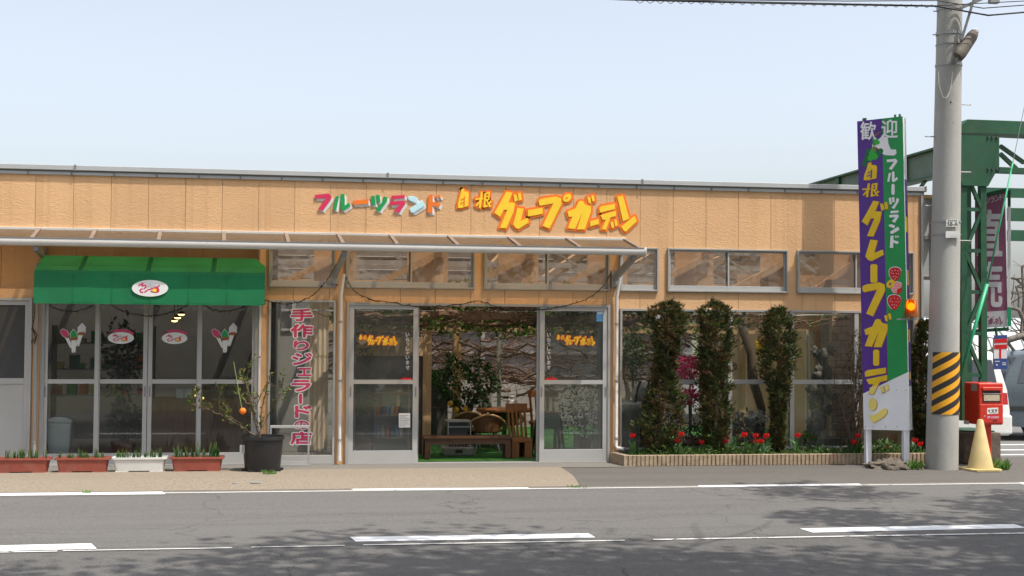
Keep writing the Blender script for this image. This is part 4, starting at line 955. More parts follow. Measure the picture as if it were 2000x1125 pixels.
# columnar conifers
def conifer(pxc, pyt, prof, Y, lab, n, brown=.3, dens=1., seed=0, base=None):
    random.seed(seed + 50); xb = fx(base or pxc, 880, Y); zt = fz(pxc, pyt, Y); xt = fx(pxc, pyt, Y)
    t = thing('columnar_conifer', (xb, Y, .1), lab, 'conifer', 'columnar conifers in the bed')
    pts = [(xb + (xt - xb) * i / 6 + random.gauss(0, .012), Y + random.gauss(0, .01), .1 + (zt - .25) * i / 6) for i in range(7)]
    MB().tube(pts, [.035 * (1 - .7 * i / 6) for i in range(7)], 8).build('trunk', 'bark', t, smooth=True)
    def rad(u):
        for (u0, r0), (u1, r1) in zip(prof, prof[1:]):
            if u0 <= u <= u1: return r0 + (r1 - r0) * (u - u0) / (u1 - u0)
        return .02
    sprays = [MB(), MB()]; cc = [[], []]
    lum = [(random.uniform(0, 6.28), random.random(), random.uniform(.75, 1.25)) for _ in range(26)]
    for i in range(n):
        u = random.random() + (random.random() < .04) * .02; a = random.uniform(0, 6.28); rr = rad(u) * (math.sqrt(random.random()) * .55 + .5)
        if math.sin(a * 2.0 + u * 23 + seed * 2) * math.sin(u * 37 + seed - a) > .32 and random.random() < .85: continue
        bump = 1 + .30 * math.sin(3 * a + u * 17 + seed) * math.sin(u * 31 + a) + random.gauss(0, .06)
        for la, lu, lk in lum:
            da = abs((a - la + math.pi) % (2 * math.pi) - math.pi)
            if da < .6 and abs(u - lu) < .05: bump *= lk
        rr *= bump * .72
        if random.random() < .10: rr *= random.uniform(1.1, 1.35)
        c = Vector((xb + (xt - xb) * u + rr * math.cos(a), Y + rr * math.sin(a) * .8, .12 + (zt - .12) * u))
        out = Vector((math.cos(a), math.sin(a), random.uniform(.2, 1.3))).normalized()
        dry = random.random() < brown * (1.5 if (math.sin(u * 13 + a * 2 + seed) > .2) else .4)
        k = random.uniform(.55, 1.35); base_c = (.125, .08, .028) if dry else ((.085, .098, .024) if random.random() < .5 else (.045, .07, .02))
        col = tuple(q * k for q in base_c); w_ = 1 if dry else 0
        fan = Vector((-math.sin(a), math.cos(a), 0)); ax = (out + Vector((random.gauss(0, .35), random.gauss(0, .35), random.gauss(.25, .35)))).normalized()
        for s in range(6):                      # flat fan of scaly twigs
            d = (ax + fan * (s - 2.5) * .28 + Vector((random.gauss(0, .12), random.gauss(0, .12), random.gauss(0, .15)))).normalized(); L_ = random.uniform(.035, .085) * (1.15 - abs(s - 2.5) * .14)
            leaf_quad(sprays[w_], cc[w_], c, d, L_, L_ * .2, tuple(q * random.uniform(.75, 1.25) for q in col), .1)
    sprays[0].build('foliage', 'conifer', t, cols=cc[0]); sprays[1].build('dry_foliage', 'conifer', t, cols=cc[1])
YB = -.27
conifer(1308, 592, [(0, .16), (.1, .28), (.27, .36), (.38, .30), (.48, .16), (.58, .15), (.72, .22), (.88, .29), (.96, .22), (1, .04)], YB, 'bushy columnar conifer with pinched middle nearest the entrance', 4600, .45, 1, 1, base=1290)
conifer(1397, 592, [(0, .08), (.08, .18), (.28, .29), (.48, .21), (.66, .26), (.85, .30), (.95, .23), (1, .03)], YB, 'straight dense columnar conifer, second from the entrance', 4600, .34, 1, 2)
conifer(1520, 604, [(0, .05), (.12, .09), (.28, .10), (.42, .17), (.6, .24), (.8, .31), (.92, .25), (1, .08)], YB, 'top-heavy columnar conifer, third from the entrance beside the door mullion', 3900, .3, 1, 3)
conifer(1805, 628, [(0, .12), (.2, .18), (.5, .22), (.8, .17), (1, .05)], -.1, 'dark columnar conifer between the signboard and the utility pole', 3200, .2, 1, 4)
# dead twiggy climber near the signboard
random.seed(77); xk = fx(1672, 880, -.2); sh = thing('bare_climber', (xk, -.2, .1), 'dark twiggy bare climber against the last window post', 'climber')
mb = MB(); tips = []
for i in range(16):
    p = [Vector((xk + random.uniform(-.1, .06), -.2 + random.uniform(-.05, .05), .1))]
    for k in range(10): p.append(p[-1] + Vector((random.gauss(.008, .03), random.gauss(0, .015), random.uniform(.10, .2))))
    p = [q for q in p if q.z < 2.0]
    mb.tube(p, [.008 * (1 - .7 * k / len(p)) + .001 for k in range(len(p))], 5, cap=False)
    for q in p[1:]:
        for _ in range(3): e = q + Vector((random.gauss(0, .07), random.gauss(0, .04), random.uniform(-.02, .1))); mb.tube([q, e], [.003, .001], 3, cap=False); tips.append(e)
mb.build('stem', 'bark', sh)
mb = MB(); cs = []
for e in tips:
    for _ in range(2): leaf_quad(mb, cs, e, (random.gauss(0, 1), random.gauss(0, 1), random.gauss(0, 1)), random.uniform(.02, .04), .018, tuple(q * random.uniform(.5, 1.3) for q in ((.06, .05, .02) if random.random() < .7 else (.10, .05, .02))))
mb.build('foliage', 'leaf', sh, cols=cs)
# low plants (one mass) and tulips
random.seed(21); mb = MB(); cs = []
for i in range(6500):
    x = random.uniform(bx0 + .03, bx1 - .05); y = -.06 - .39 * random.random() ** .7; dn = .5 + .5 * math.sin(x * 4.3) * math.sin(x * 1.7 + 1)
    if random.random() > .25 + .75 * dn: continue
    h = random.uniform(.02, .13) * (.5 + dn); k = random.uniform(.5, 1.4); col = (.055 * k, .135 * k, .022 * k) if random.random() < .8 else (.16 * k, .21 * k, .06 * k)
    leaf_quad(mb, cs, (x, y, .10 + random.random() * h), (random.gauss(0, 1), random.gauss(0, 1), random.uniform(.1, 1.2)), random.uniform(.03, .07), random.uniform(.012, .03), col)
tag(mb.build('ground_cover', 'leaf', cols=cs), 'low green leafy plants covering the soil of the bed', 'ground cover', kind='stuff')
random.seed(5); mb = MB(); cs = []
def tulip(px, py, Y, lab):
    c = Vector((fx(px, 885, Y), Y, .10)); zt = fz(px, py, Y); t = thing('tulip', c, lab, 'tulip', 'red tulips in the bed')
    xh = fx(px, py, Y); MB().tube([c, (c.x * .4 + xh * .6, Y + .005, (.1 + zt) / 2), (xh, Y, zt - .02)], [.005, .0045, .004], 6).build('stem', 'grape_dark', t)
    for i in range(6):
        a = i * math.pi / 3; o = .034 if i % 2 else .030; b = MB(); w = .024
        f = lambda r, z, s: (xh + r * math.cos(a) - s * w * math.sin(a), Y + r * math.sin(a) + s * w * math.cos(a), zt - .028 + z)
        b.add([f(.006, 0, 0), f(o * .9, .018, -.8), f(o, .02, 0), f(o * .9, .018, .8), f(o * 1.1, .045, -.7), f(o * 1.25, .048, 0), f(o * 1.1, .045, .7), f(o * .95, .072, 0)], [(0, 2, 1), (0, 3, 2), (1, 2, 5, 4), (2, 3, 6, 5), (4, 5, 7), (5, 6, 7)])
        b.build('petal', 'petal_red', t, smooth=True)
    for i in range(3):
        a = random.uniform(0, 6.28); L_ = random.uniform(.16, .26); w = random.uniform(.018, .028); b = MB(); d = Vector((math.cos(a), math.sin(a), 0)); s = Vector((-d.y, d.x, 0))
        P = [c + d * (r * L_) + Vector((0, 0, z * L_)) for r, z in ((0.02, 0), (.15, .35), (.32, .7), (.6, .95))]
        b.add([P[0] - s * w * .5, P[0] + s * w * .5, P[1] + s * w, P[1] - s * w, P[2] + s * w * .9, P[2] - s * w * .9, P[3]], [(0, 1, 2, 3), (3, 2, 4, 5), (5, 4, 6)])
        k = random.uniform(.7, 1.3); b.build('leaf', 'shoot', t, smooth=True, cols=[(.06 * k, .15 * k, .04 * k)] * 3)
TU = [(1236, 852, 'red tulip at the left end of the bed near the downpipe'), (1323, 861, 'red tulip just right of the first conifer, lower of two'), (1331, 849, 'red tulip just right of the first conifer, upper of two'), (1370, 865, 'red tulip close before the second conifer'), (1420, 855, 'red tulip right of the second conifer, upper'), (1417, 862, 'red tulip right of the second conifer, lower'),
      (1454, 850, 'red tulip leftmost of the three in the middle row'), (1476, 852, 'red tulip, middle of the three in the middle row'), (1476, 864, 'red tulip low under the middle one of the row'), (1497, 852, 'red tulip, rightmost of the three in the middle row'), (1487, 863, 'small red tulip between the two right ones of the middle row'), (1558, 851, 'single red tulip left of the dark potted plant'), (1668, 864, 'red tulip lower left of the signboard legs'), (1676, 852, 'red tulip upper left of the signboard legs'), (1732, 877, 'low red tulip between the signboard legs'), (1787, 861, 'bright red tulip right of the signboard leg'), (1797, 868, 'dim red tulip beside the utility pole')]
for px, py, lab in TU: tulip(px, py, random.uniform(-.42, -.3), lab)
random.seed(9)
# small dark pot plant in the bed
xq = fx(1580, 870, -.2); t = thing('potted_plant', (xq, -.2, .1), 'small bushy green plant in a black pot among the tulips', 'potted plant')
MB().lathe([(.05, .1), (.07, .25), (.076, .25), (.076, .265), (.066, .265)], (xq, -.2, 0), 18).build('pot', 'black_plastic', t, smooth=SM)
mb = MB(); cs = []
for _ in range(260):
    d = Vector((random.gauss(0, 1), random.gauss(0, 1), abs(random.gauss(0, .8)))).normalized(); k = random.uniform(.5, 1.3); leaf_quad(mb, cs, Vector((xq, -.2, .28)) + Vector((d.x * .11, d.y * .09, d.z * .12)) * random.uniform(.3, 1), d, .05, .018, (.05 * k, .08 * k, .02 * k))
mb.build('foliage', 'leaf', t, cols=cs)
# string of small lights with its dark cable
def garland(paths, Y, lab, seed):
    random.seed(seed); t = thing('light_string', PY(Y).at(*paths[0][0]), lab, 'light string', 'dark cables of small lights on the front')
    for ps in paths:
        pts = [PY(Y).at(*q) for q in ps]; out = []
        for i in range(len(pts) - 1):
            p0 = pts[max(i - 1, 0)]; p1, p2 = pts[i], pts[i + 1]; p3 = pts[min(i + 2, len(pts) - 1)]
            for k in range(8):
                u = k / 8; out.append(.5 * ((2 * p1) + (p2 - p0) * u + (2 * p0 - 5 * p1 + 4 * p2 - p3) * u * u + (3 * p1 - p0 - 3 * p2 + p3) * u ** 3) + Vector((0, random.gauss(0, .004), random.gauss(0, .004))))
        out.append(pts[-1]); mb = MB(); mb.tube(out, .005, 5)
        mb.tube([q + Vector((0, .006, random.gauss(0, .006))) for q in out], .0035, 4); mb.build('cable', 'cable', t)
        for q in out[1::3]:
            d = Vector((random.gauss(0, .4), -.3, random.choice((-1, 1, -1)))).normalized(); MB().tube([q, q + d * .022, q + d * .03], [.004, .0045, .002], 5).build('bulb', 'cable', t)
garland([[(505, 580), (540, 592), (575, 592), (612, 575), (640, 545), (657, 515)], [(674, 538), (690, 566), (720, 583), (770, 592), (830, 600), (900, 594), (935, 588), (985, 602), (1050, 604), (1100, 598), (1150, 582), (1180, 555), (1195, 530)]], -.06, 'dark cable of small lights looped above the entrance doors', 1)
garland([[(96, 596), (115, 604), (140, 608), (168, 602), (183, 596)], [(217, 596), (240, 608), (280, 616), (320, 614), (350, 604), (368, 594)], [(395, 594), (420, 606), (450, 607), (478, 598)]], -.03, 'dark cable of small lights hanging beneath the green awning', 2)
garland([[(66, 585), (68, 610), (64, 640), (69, 660), (66, 672)], [(63, 640), (72, 655), (62, 670)]], -.09, 'tangled dark cable hanging on the downpipe beside the screen door', 3)
# ================================================================== tall signboard
PHI = R(37); SN = Vector((-math.sin(PHI), -math.cos(PHI), 0)); SP = Plane(PY(-.72).at(1688, 840), SN); ST = .19
def spts(ps, off=0): return [SP.at(x, y, off) for x, y in ps]
q0 = SP.at(1731, 915); sb = thing('tall_signboard', (q0.x, q0.y, 0), 'tall purple, green and white welcome signboard on two posts', 'signboard')
TL, TR, BR, BL = (1674, 237), (1763, 227), (1776, 841), (1687, 839)
mb = MB(); mb.prism(spts([TL, TR, BR, BL], -.002), SN, ST, back=True); mb.build('cabinet', 'pale_board', sb)
lerp = lambda a, b, t: (a[0] + (b[0] - a[0]) * t, a[1] + (b[1] - a[1]) * t)
mt, mbm = (1722.5, 231.5), (1734.5, 745)
def panel(ps, m, off): mb = MB(); mb.prism(spts(ps, off), SN, .0012); return mb.build('face_panel', m, sb)
panel([TL, mt, mbm, (1685.5, 769)], 'purple_sign', .0); panel([mt, TR, (1773.6, 726.5), mbm], 'green_sign', .0); panel([(1685.5, 769.2), (1773.6, 726.7), BR, BL], 'pale_board', .0)
# the board's right flank carries the print of the far face
SD = Vector((math.cos(PHI), -math.sin(PHI), 0))
tr3, br3 = SP.at(*TR), SP.at(*BR)
def flank(t0, t1, a0, a1, m, e=.0015):
    f = lambda t, a: tr3.lerp(br3, t) - SN * (a * ST) + SD * e
    mb = MB(); mb.prism([f(t0, a0), f(t0, a1), f(t1, a1), f(t1, a0)], SD, .001); return mb.build('flank_panel', m, sb)
flank(.20, .86, .15, .98, 'purple_sign')
for t0, t1 in ((.32, .37), (.49, .54), (.60, .65), (.68, .72), (.815, .84)): flank(t0, t1, .25, .8, 'ochre_sign', .003)
for x in (1693, 1767):
    a, b = SP.at(x, 838, -.05), SP.at(x + (1 if x < 1700 else 6), 906 if x < 1700 else 914, -.05)
    b.z = .0; a.z -= .0; mb = MB().bar((a.x, a.y, a.z + .05), (a.x, a.y, -.02), .075, .075, (0, 1, 0)); mb.build('post', 'pale_board', sb, bevel=.004)
a = SP.at(1768, 838, -.05); 
for dx in (.32, .5, .7):
    pass
for px, py in ((1690, 833), (1707, 833), (1730, 833), (1752, 833), (1704, 763), (1751, 762), (1770, 762), (1730, 834)):
    p = SP.at(px, py); MB().bar(p, p + SN * .004, .012).build('screw', 'label_grey', sb)
for px, py in ((1686, 234.5), (1690, 234), (1748, 227.5), (1757, 226.5)):
    p = SP.at(px, py, -.03); MB().box(p.x - .012, p.x + .012, p.y, p.y + .02, p.z - .02, p.z + .03).build('top_bolt', 'steel_green', sb)
def sletter(ps, m, shadow, sh=(1.0, .8), off=.0025):
    mb = MB(); polys(mb, SP, ps, off, .0006, .0002); o = mb.build('letter', m, sb)
    if shadow: mb = MB(); outline(mb, SP, [[(x + sh[0], y + sh[1]) for x, y in p] for p in ps], .5, off - .001, .0002); mb.build('letter_shadow', shadow, o)
    return o
SL = {'shiro': (1687, 317, 1713, 352), 'ne': (1684, 357, 1718, 385), 'gu': (1683, 392, 1735, 462), 're': (1690, 468, 1726, 510), 'pu': (1684, 546, 1748, 618), 'ga': (1688, 612, 1741, 678)}
for k, bb in SL.items():
    o = sletter(fit(GG[k], bb), 'ochre_sign', 'ochre_dark')
    if k in GSLOT: mb = MB(); polys(mb, SP, fit(GSLOT[k], bb, None) if False else [[(bb[0] + (x - bbox(GG[k])[0]) / (bbox(GG[k])[2] - bbox(GG[k])[0]) * (bb[2] - bb[0]), bb[1] + (y - bbox(GG[k])[1]) / (bbox(GG[k])[3] - bbox(GG[k])[1]) * (bb[3] - bb[1])) for x, y in p] for p in GSLOT[k]], .0037, .0004); mb.build('letter_slot', 'purple_sign', o)
rr = lambda x0, y0, x1, y1: [(x0, y0 + 3), (x0 + 2, y0), (x1 - 2, y0), (x1, y0 + 3), (x1, y1 - 3), (x1 - 2, y1), (x0 + 2, y1), (x0, y1 - 3)]
sletter([rr(1700, 516, 1713.5, 552)], 'ochre_sign', 'ochre_dark'); sletter([rr(1705.5, 683, 1717, 714)], 'ochre_sign', 'ochre_dark')
deF = fit(GG['de'], (1689, 718, 1737, 771)); sletter([deF[0]], 'ochre_sign', 'ochre_dark'); sletter([deF[1]], 'ochre_sign', 'ochre_dark'); sletter(deF[2:], 'cream_yellow', 'ochre_dark')
sletter([[(1699, 757), (1715, 751), (1706, 771), (1698, 769)]], 'cream_yellow', None, off=.0042)
sletter([ell(1704.5, 789.5, 8.2, 12.5, 18)], 'cream_yellow', 'ochre_dark'); sletter([[(1696, 810), (1706, 811), (1727, 797), (1733, 800), (1733, 807), (1726, 815), (1707, 826), (1702, 824)]], 'cream_yellow', 'ochre_dark')
for k, bb in {'fu': (1732, 310, 1753, 332), 'ru': (1733, 335, 1754, 356), 'tsu': (1736, 385, 1756, 408), 'ra': (1737, 411, 1756, 435), 'n': (1736, 438, 1757, 457), 'do': (1738, 460, 1756, 484)}.items():
    sletter(fit(FR[k][1], bb), 'pale_board', None)
sletter([rr(1741, 359, 1747.5, 381)], 'pale_board', None)
for ch, bb in (('歓', (1681, 238, 1711, 273)), ('迎', (1722, 234, 1753, 269))): glyph(ch, SP, bb, .004, 'pale_board', sb, .018)
blob = lambda cs, m, off: [flat('grape_cluster', SP, ell(x, y, r, r, 12), off + i * .0002, m, sb, .0004) for i, (x, y, r) in enumerate(cs)]
flat('vine_print', SP, [(1703, 283), (1723, 266), (1734, 268), (1735, 280), (1740, 292), (1750, 292), (1751, 300), (1746, 304), (1728, 303), (1720, 297), (1714, 290), (1704, 288)], .0022, 'pale_board', sb)
blob([(1697, 296, 5.5), (1694, 305, 5.5), (1691, 313, 5), (1688, 321, 4.6), (1720, 295, 5.5), (1715, 302, 5.5)], 'grape_dark', .0018)
blob([(1704, 300, 7), (1709, 306, 6), (1700, 309, 6), (1706, 294, 6)], 'grape_green', .0032)
blob([(1709, 273, 5), (1714, 278, 4.5), (1708, 281, 4)], 'grape_green', .0034)
for a, b in (((1708, 266), (1719, 258)), ((1706, 287), (1715, 291)), ((1712, 290), (1707, 295))): mb = MB(); cap_(mb, SP, a, b, 2.6, .0046, .0004); mb.build('stem_print', 'brown_sign', sb)
def berry(x0, y0, x1, y1, m):
    w, h = x1 - x0, y1 - y0; pts = [(x0 + w * .5 + w * .5 * a, y0 + h * b) for a, b in ((-.75, .08), (-.3, .0), (.3, .0), (.8, .1), (1, .3), (.85, .6), (.45, .88), (0, 1), (-.45, .88), (-.9, .58), (-1, .28))]
    mb = MB(); outline(mb, SP, [pts], 1.2, .0016, .0002); o = mb.build('strawberry_edge', 'pale_board', sb)
    mb = MB(); polys(mb, SP, [pts], .0026, .0004); mb.build('strawberry_print', m, o)
    mb = MB()
    for u, v in ((.25, .25), (.5, .2), (.75, .25), (.35, .45), (.62, .45), (.2, .4), (.8, .45), (.5, .65), (.35, .65), (.65, .68), (.5, .82)): polys(mb, SP, [ell(x0 + w * u, y0 + h * v, .7, .9, 6)], .0034, .0002)
    mb.build('seed_print', 'pale_board', o)
berry(1736.5, 522, 1760, 550, 'strawberry'); berry(1740, 551, 1762, 574, 'strawberry_pink'); berry(1733.5, 576, 1760, 606, 'strawberry')
flat('strawberry_print', SP, [(1752, 566), (1761, 561), (1762, 568), (1757, 574), (1751, 574)], .0045, 'strawberry', sb, .0003)
# rubble mound carrying the right post
random.seed(3); c = PZ(0).at(1747, 914); md = thing('rubble_mound', c, 'lumpy heap of rubble and mortar round the signboard post', 'rubble')
def rock(name, m, par, c, r, sd, sub=3, amp=.25):
    bm = bmesh.new(); bmesh.ops.create_icosphere(bm, subdivisions=sub, radius=1); from mathutils import noise as N
    mb = MB(); vs = []
    for v in bm.verts:
        d = v.co.normalized(); k = 1 + amp * N.noise(d * 1.7 + Vector((sd, 0, 0))) + amp * .5 * N.noise(d * 4.5 + Vector((0, sd, 0))); vs.append((c[0] + d.x * r[0] * k, c[1] + d.y * r[1] * k, c[2] + d.z * r[2] * k))
    fs = [tuple(v.index for v in f.verts) for f in bm.faces]; bm.free(); mb.add(vs, fs); return mb.build(name, m, par, smooth=R(60))
rock('mortar_lump', 'concrete_rough', md, (c.x, c.y + .02, .0), (.36, .24, .10), 1, 4, .4)
for i in range(30):
    a = random.uniform(0, 6.28); k = random.random() ** .5; rock('stone', 'concrete_rough', md, (c.x + .36 * k * math.cos(a), c.y + .24 * k * math.sin(a), .075 * (1 - k * k)), tuple(random.uniform(.025, .065) for _ in range(3)), i, 2, .4)

# ================================================================== utility pole
random.seed(4); PB = PZ(0).at(1851, 917.5); PB.y += .16; Yp = PB.y; rb = (fx(1880.5, 900, Yp) - fx(1822, 900, Yp)) / 2
pt = PY(Yp).at(1854, 60); zt_ = pt.z; rt = (fx(1877, 60, Yp) - fx(1832, 60, Yp)) / 2
def paxis(z): return Vector((PB.x + (pt.x - PB.x) * z / zt_, Yp, z)), rb + (rt - rb) * z / zt_
up_ = thing('utility_pole', (PB.x, Yp, 0), 'round concrete utility pole with step bolts and black-yellow wrap', 'utility pole')
zs = [-.05, 0, 2, 4, 6, 8, 10.5]; mb = MB(); n = 32
mb.add([(paxis(z)[0].x + paxis(z)[1] * math.cos(2 * math.pi * j / n), Yp + paxis(z)[1] * math.sin(2 * math.pi * j / n), z) for z in zs for j in range(n)], [(i * n + j, i * n + (j + 1) % n, (i + 1) * n + (j + 1) % n, (i + 1) * n + j) for i in range(len(zs) - 1) for j in range(n)] + [tuple((len(zs) - 1) * n + j for j in range(n))])
mb.build('shaft', 'concrete', up_, smooth=R(40))
def ring(z, h, e, m, name): c, r = paxis(z); MB().lathe([(r + .001, -h / 2), (r + e, -h / 2), (r + e, h / 2), (r + .001, h / 2)], c, 28).build(name, m, up_)
for py, h in ((18, .04), (66, .05), (88, .015), (128, .03), (434, .02), (459, .018)): ring(fz(1850, py, Yp), h, .008, 'galv', 'band')
for px0, px1, py in ((1876, 1895, 204), (1828, 1808, 267), (1876, 1896, 336), (1828, 1807, 402), (1877, 1896, 470), (1830, 1824, 22), (1830, 1823, 68)):
    z = fz(px0, py, Yp); c, r = paxis(z); x1 = fx(px1, py, Yp); sg = 1 if px1 > px0 else -1
    mb = MB().tube([(c.x + sg * r * .9, Yp, z), (x1, Yp, z)], .008, 8); mb.lathe([(.012, -.004), (.012, .004)], (x1, Yp, z), 8); mb.build('step_bolt', 'galv', up_)
for px, py in ((1857, 199), (1861, 240)): 
    p = PY(Yp - rt).at(px, py); MB().ball(p, .012, 8, 6).build('bolt_head', 'steel_dark', up_)
p = PY(Yp - rt - .02).at(1862, 499); MB().bar(p, p + Vector((0, .03, 0)), .03).build('boss', 'galv', up_)
PF = PY(Yp - rb - .008)
pl = MB(); pl.prism([PF.at(x, y) for x, y in ((1848.5, 429), (1872, 428.5), (1872, 443), (1848.5, 443))], PF.n, .02); o = pl.build('number_plate', 'plate', up_); glyph('58-A', PF, (1850.5, 433.5, 1870.5, 441.5), .002, 'plate_text', o, .02)
for k in range(5): flat('small_mark', PF, [(1852 + k * 3.7, 430), (1854.4 + k * 3.7, 430), (1854.4 + k * 3.7, 432), (1852 + k * 3.7, 432)], .002, 'plate_text', o, .0005)
pl = MB(); pl.prism([PF.at(x, y) for x, y in ((1847.5, 451.5), (1875.5, 451), (1875.5, 464), (1847.5, 464.5))], PF.n, .02); o = pl.build('name_plate', 'plate', up_); [flat('faded_mark', PF, [(1855 + k * 4.2, 455.5), (1858 + k * 4.2, 455.5), (1858 + k * 4.2, 461), (1855 + k * 4.2, 461)], .002, 'pale_text', o, .0005) for k in range(4)]
# black and yellow wrap
z0, z1 = fz(1852, 810, Yp - rb), fz(1852, 688, Yp - rb); vA = math.atan2(CAM.y - Yp, CAM.x - PB.x)
me = bpy.data.meshes.new('hazard_wrap'); vs = []; uvs = []; na = 24; a0, a1 = vA - R(42), vA + R(130)
for j, z in enumerate((z0, z1)):
    c, r = paxis(z)
    for i in range(na + 1):
        a = a0 + (a1 - a0) * i / na; vs.append((c.x + (r + .006) * math.cos(a) - PB.x, (r + .006) * math.sin(a), z)); uvs.append((((a - a0) * r) * 3.6, -z * 6.35))
me.from_pydata(vs, [], [(i, i + 1, na + 2 + i, na + 1 + i) for i in range(na)]); ul = me.uv_layers.new(name='UVMap')
for lp in me.loops: ul.data[lp.index].uv = uvs[lp.vertex_index]
me.materials.append(M['hazard']); o = bpy.data.objects.new('hazard_wrap', me); COL.objects.link(o); o.parent = up_; WLOC  # mesh is local to the pole base
# fixtures near the top
c0, r0 = paxis(fz(1854, 120, Yp)); LPn = Yp - r0 - .12
lm = thing('street_lamp', PY(LPn).at(1872, 118), 'slim brown street lamp head clamped slanting to the pole', 'street lamp')
pa, pb = PY(LPn).at(1870, 112), PY(LPn + .2).at(1905, 62); d = (pb - pa)
mb = MB(); k_ = 8; prof = [(0, .055), (.03, .075), (.2, .085), (.8, .076), (.95, .06), (1.0, .035)]; nn = 14; sx = d.cross(Vector((0, 1, 0))).normalized(); sy = sx.cross(d).normalized()
mb.add([pa + d * t + sx * (r * math.cos(2 * math.pi * j / nn)) + sy * (r * .62 * math.sin(2 * math.pi * j / nn)) for t, r in prof for j in range(nn)], [(i * nn + j, i * nn + (j + 1) % nn, (i + 1) * nn + (j + 1) % nn, (i + 1) * nn + j) for i in range(5) for j in range(nn)] + [tuple(range(nn))[::-1], tuple(range(5 * nn, 6 * nn))])
mb.build('housing', 'lamp_grey', lm, smooth=True); MB().tube([pa, paxis(fz(1854, 128, Yp))[0] + Vector((.0, -r0, 0))], .016, 8).build('arm', 'galv', lm); MB().ball(pb, .045, 10, 6).build('end_cap', 'pale_text', lm, smooth=True)
br = thing('cross_arm', PY(Yp - .25).at(1890, 40), 'slanting galvanised strut and bracket at the pole top', 'bracket')
MB().bar(PY(Yp - .22).at(1878, 78), PY(Yp - .30).at(1903, -4), .045, .03).build('strut', 'galv', br)
MB().bar(PY(Yp - .22).at(1876, 16), PY(Yp - .34).at(1945, -14), .035, .035).build('arm', 'galv', br); MB().box(*(lambda q: (q.x - .06, q.x + .06, q.y - .04, q.y + .04, q.z - .03, q.z + .03))(PY(Yp - .33).at(1941, 2))).build('terminal_block', 'galv', br)
lp = thing('loop_wire', PY(Yp - rt - .03).at(1845, 180), 'thin pale wire loop hanging on the front of the utility pole', 'wire')
MB().tube([PY(Yp - rt - .03).at(*q) for q in ((1833, 140), (1834, 165), (1839, 182), (1843, 191), (1849, 191), (1855, 180), (1858, 165), (1861, 140))], .004, 5).build('wire_strand', 'plate', lp)
# overhead wires: run along the road past the pole
def wire(ps, Y, lab, r=.008, m='cable'):
    pts = [PY(Y).at(*q) for q in ps]; d = pts[0] - pts[1]; pts = [pts[0] + d.normalized() * 14 + Vector((0, 0, .35))] + pts; e = pts[-1] - pts[-2]; pts.append(pts[-1] + e.normalized() * 14)
    t = tag(MB().tube(pts, r, 6).build('overhead_wire', m), lab, 'wire', 'overhead wires'); return t
Yw = Yp - .3
wire([(1212, -1), (1400, 4), (1600, 8), (1830, 12), (1930, 30), (2000, 24)], Yw, 'thick dark overhead wire, lowest of the bundle at the pole top', .011)
wire([(1250, 0), (1450, 0), (1650, 2), (1830, 1), (1920, 16), (2000, 10)], Yw + .1, 'thin overhead wire just above the lowest at the pole top', .007)
wire([(1205, -1), (1500, 4), (1830, 11), (1960, 4), (2000, 2)], Yw - .1, 'grey overhead wire running level beside the dark ones', .006)
mb = MB(); pts = []
for i in range(60):
    x = 1240 + i * 10; pts.append(PY(Yw).at(x, 3 + (x - 1240) * .016 + (3.2 if i % 2 else -3.2)))
tag(mb.tube(pts, .004, 4).build('lashing_wire', 'cable'), 'thin zigzag lashing wire along the overhead wires', 'wire', 'overhead wires')
# green guy cover
gy = thing('guy_wire', PY(Yp + .5).at(1880, 716), 'bright green sheathed guy wire slanting down behind the pole', 'guy wire')
MB().tube([PY(Yp + .5).at(1876, 735), PY(Yp + .5).at(1928, 555)], .024, 8).build('thick_sheath', 'guy_green', gy, smooth=True); MB().tube([PY(Yp + .5).at(1928, 555), PY(Yp + .5).at(1978, 318)], .012, 8).build('thin_sheath', 'guy_green', gy, smooth=True)
MB().tube([PY(Yp + .5).at(1876, 735), PY(Yp + .5).at(1856, 805), PY(Yp + .5).at(1835, 880)], .01, 6).build('rod', 'galv', gy); MB().tube([PY(Yp + .5).at(1978, 318), PY(Yp + .5).at(2015, 140)], .005, 6).build('strand', 'galv', gy)
# warning beacon on the signboard flank
Yb = SP.at(1779, 640).y - .1; bc = thing('warning_beacon', PY(Yb).at(1780, 612), 'lit amber warning beacon on the right side of the signboard', 'beacon')
c = PY(Yb).at(1779, 598); r = .085
MB().lathe([(r * .95, -.09), (r * .97, 0), (r * .8, .075), (r * .6, .085)], c, 8).build('lens', 'amber', bc, smooth=R(30)); MB().ball(c + Vector((0, -.01, -.005)), (.05, .03, .05), 14, 9).build('lamp', 'beacon_glow', bc, smooth=True)
MB().lathe([(r * .9, -.145), (r * 1.0, -.135), (r * 1.0, -.0905)], c, 16).build('base', 'beacon_base', bc); MB().bar(c + Vector((-.11, .02, -.17)), c + Vector((.12, .02, -.16)), .02).build('bracket', 'galv', bc); MB().bar(c + Vector((-.1, .02, -.165)), c + Vector((-.16, .06, -.165)), .02).build('bracket_stay', 'galv', bc)

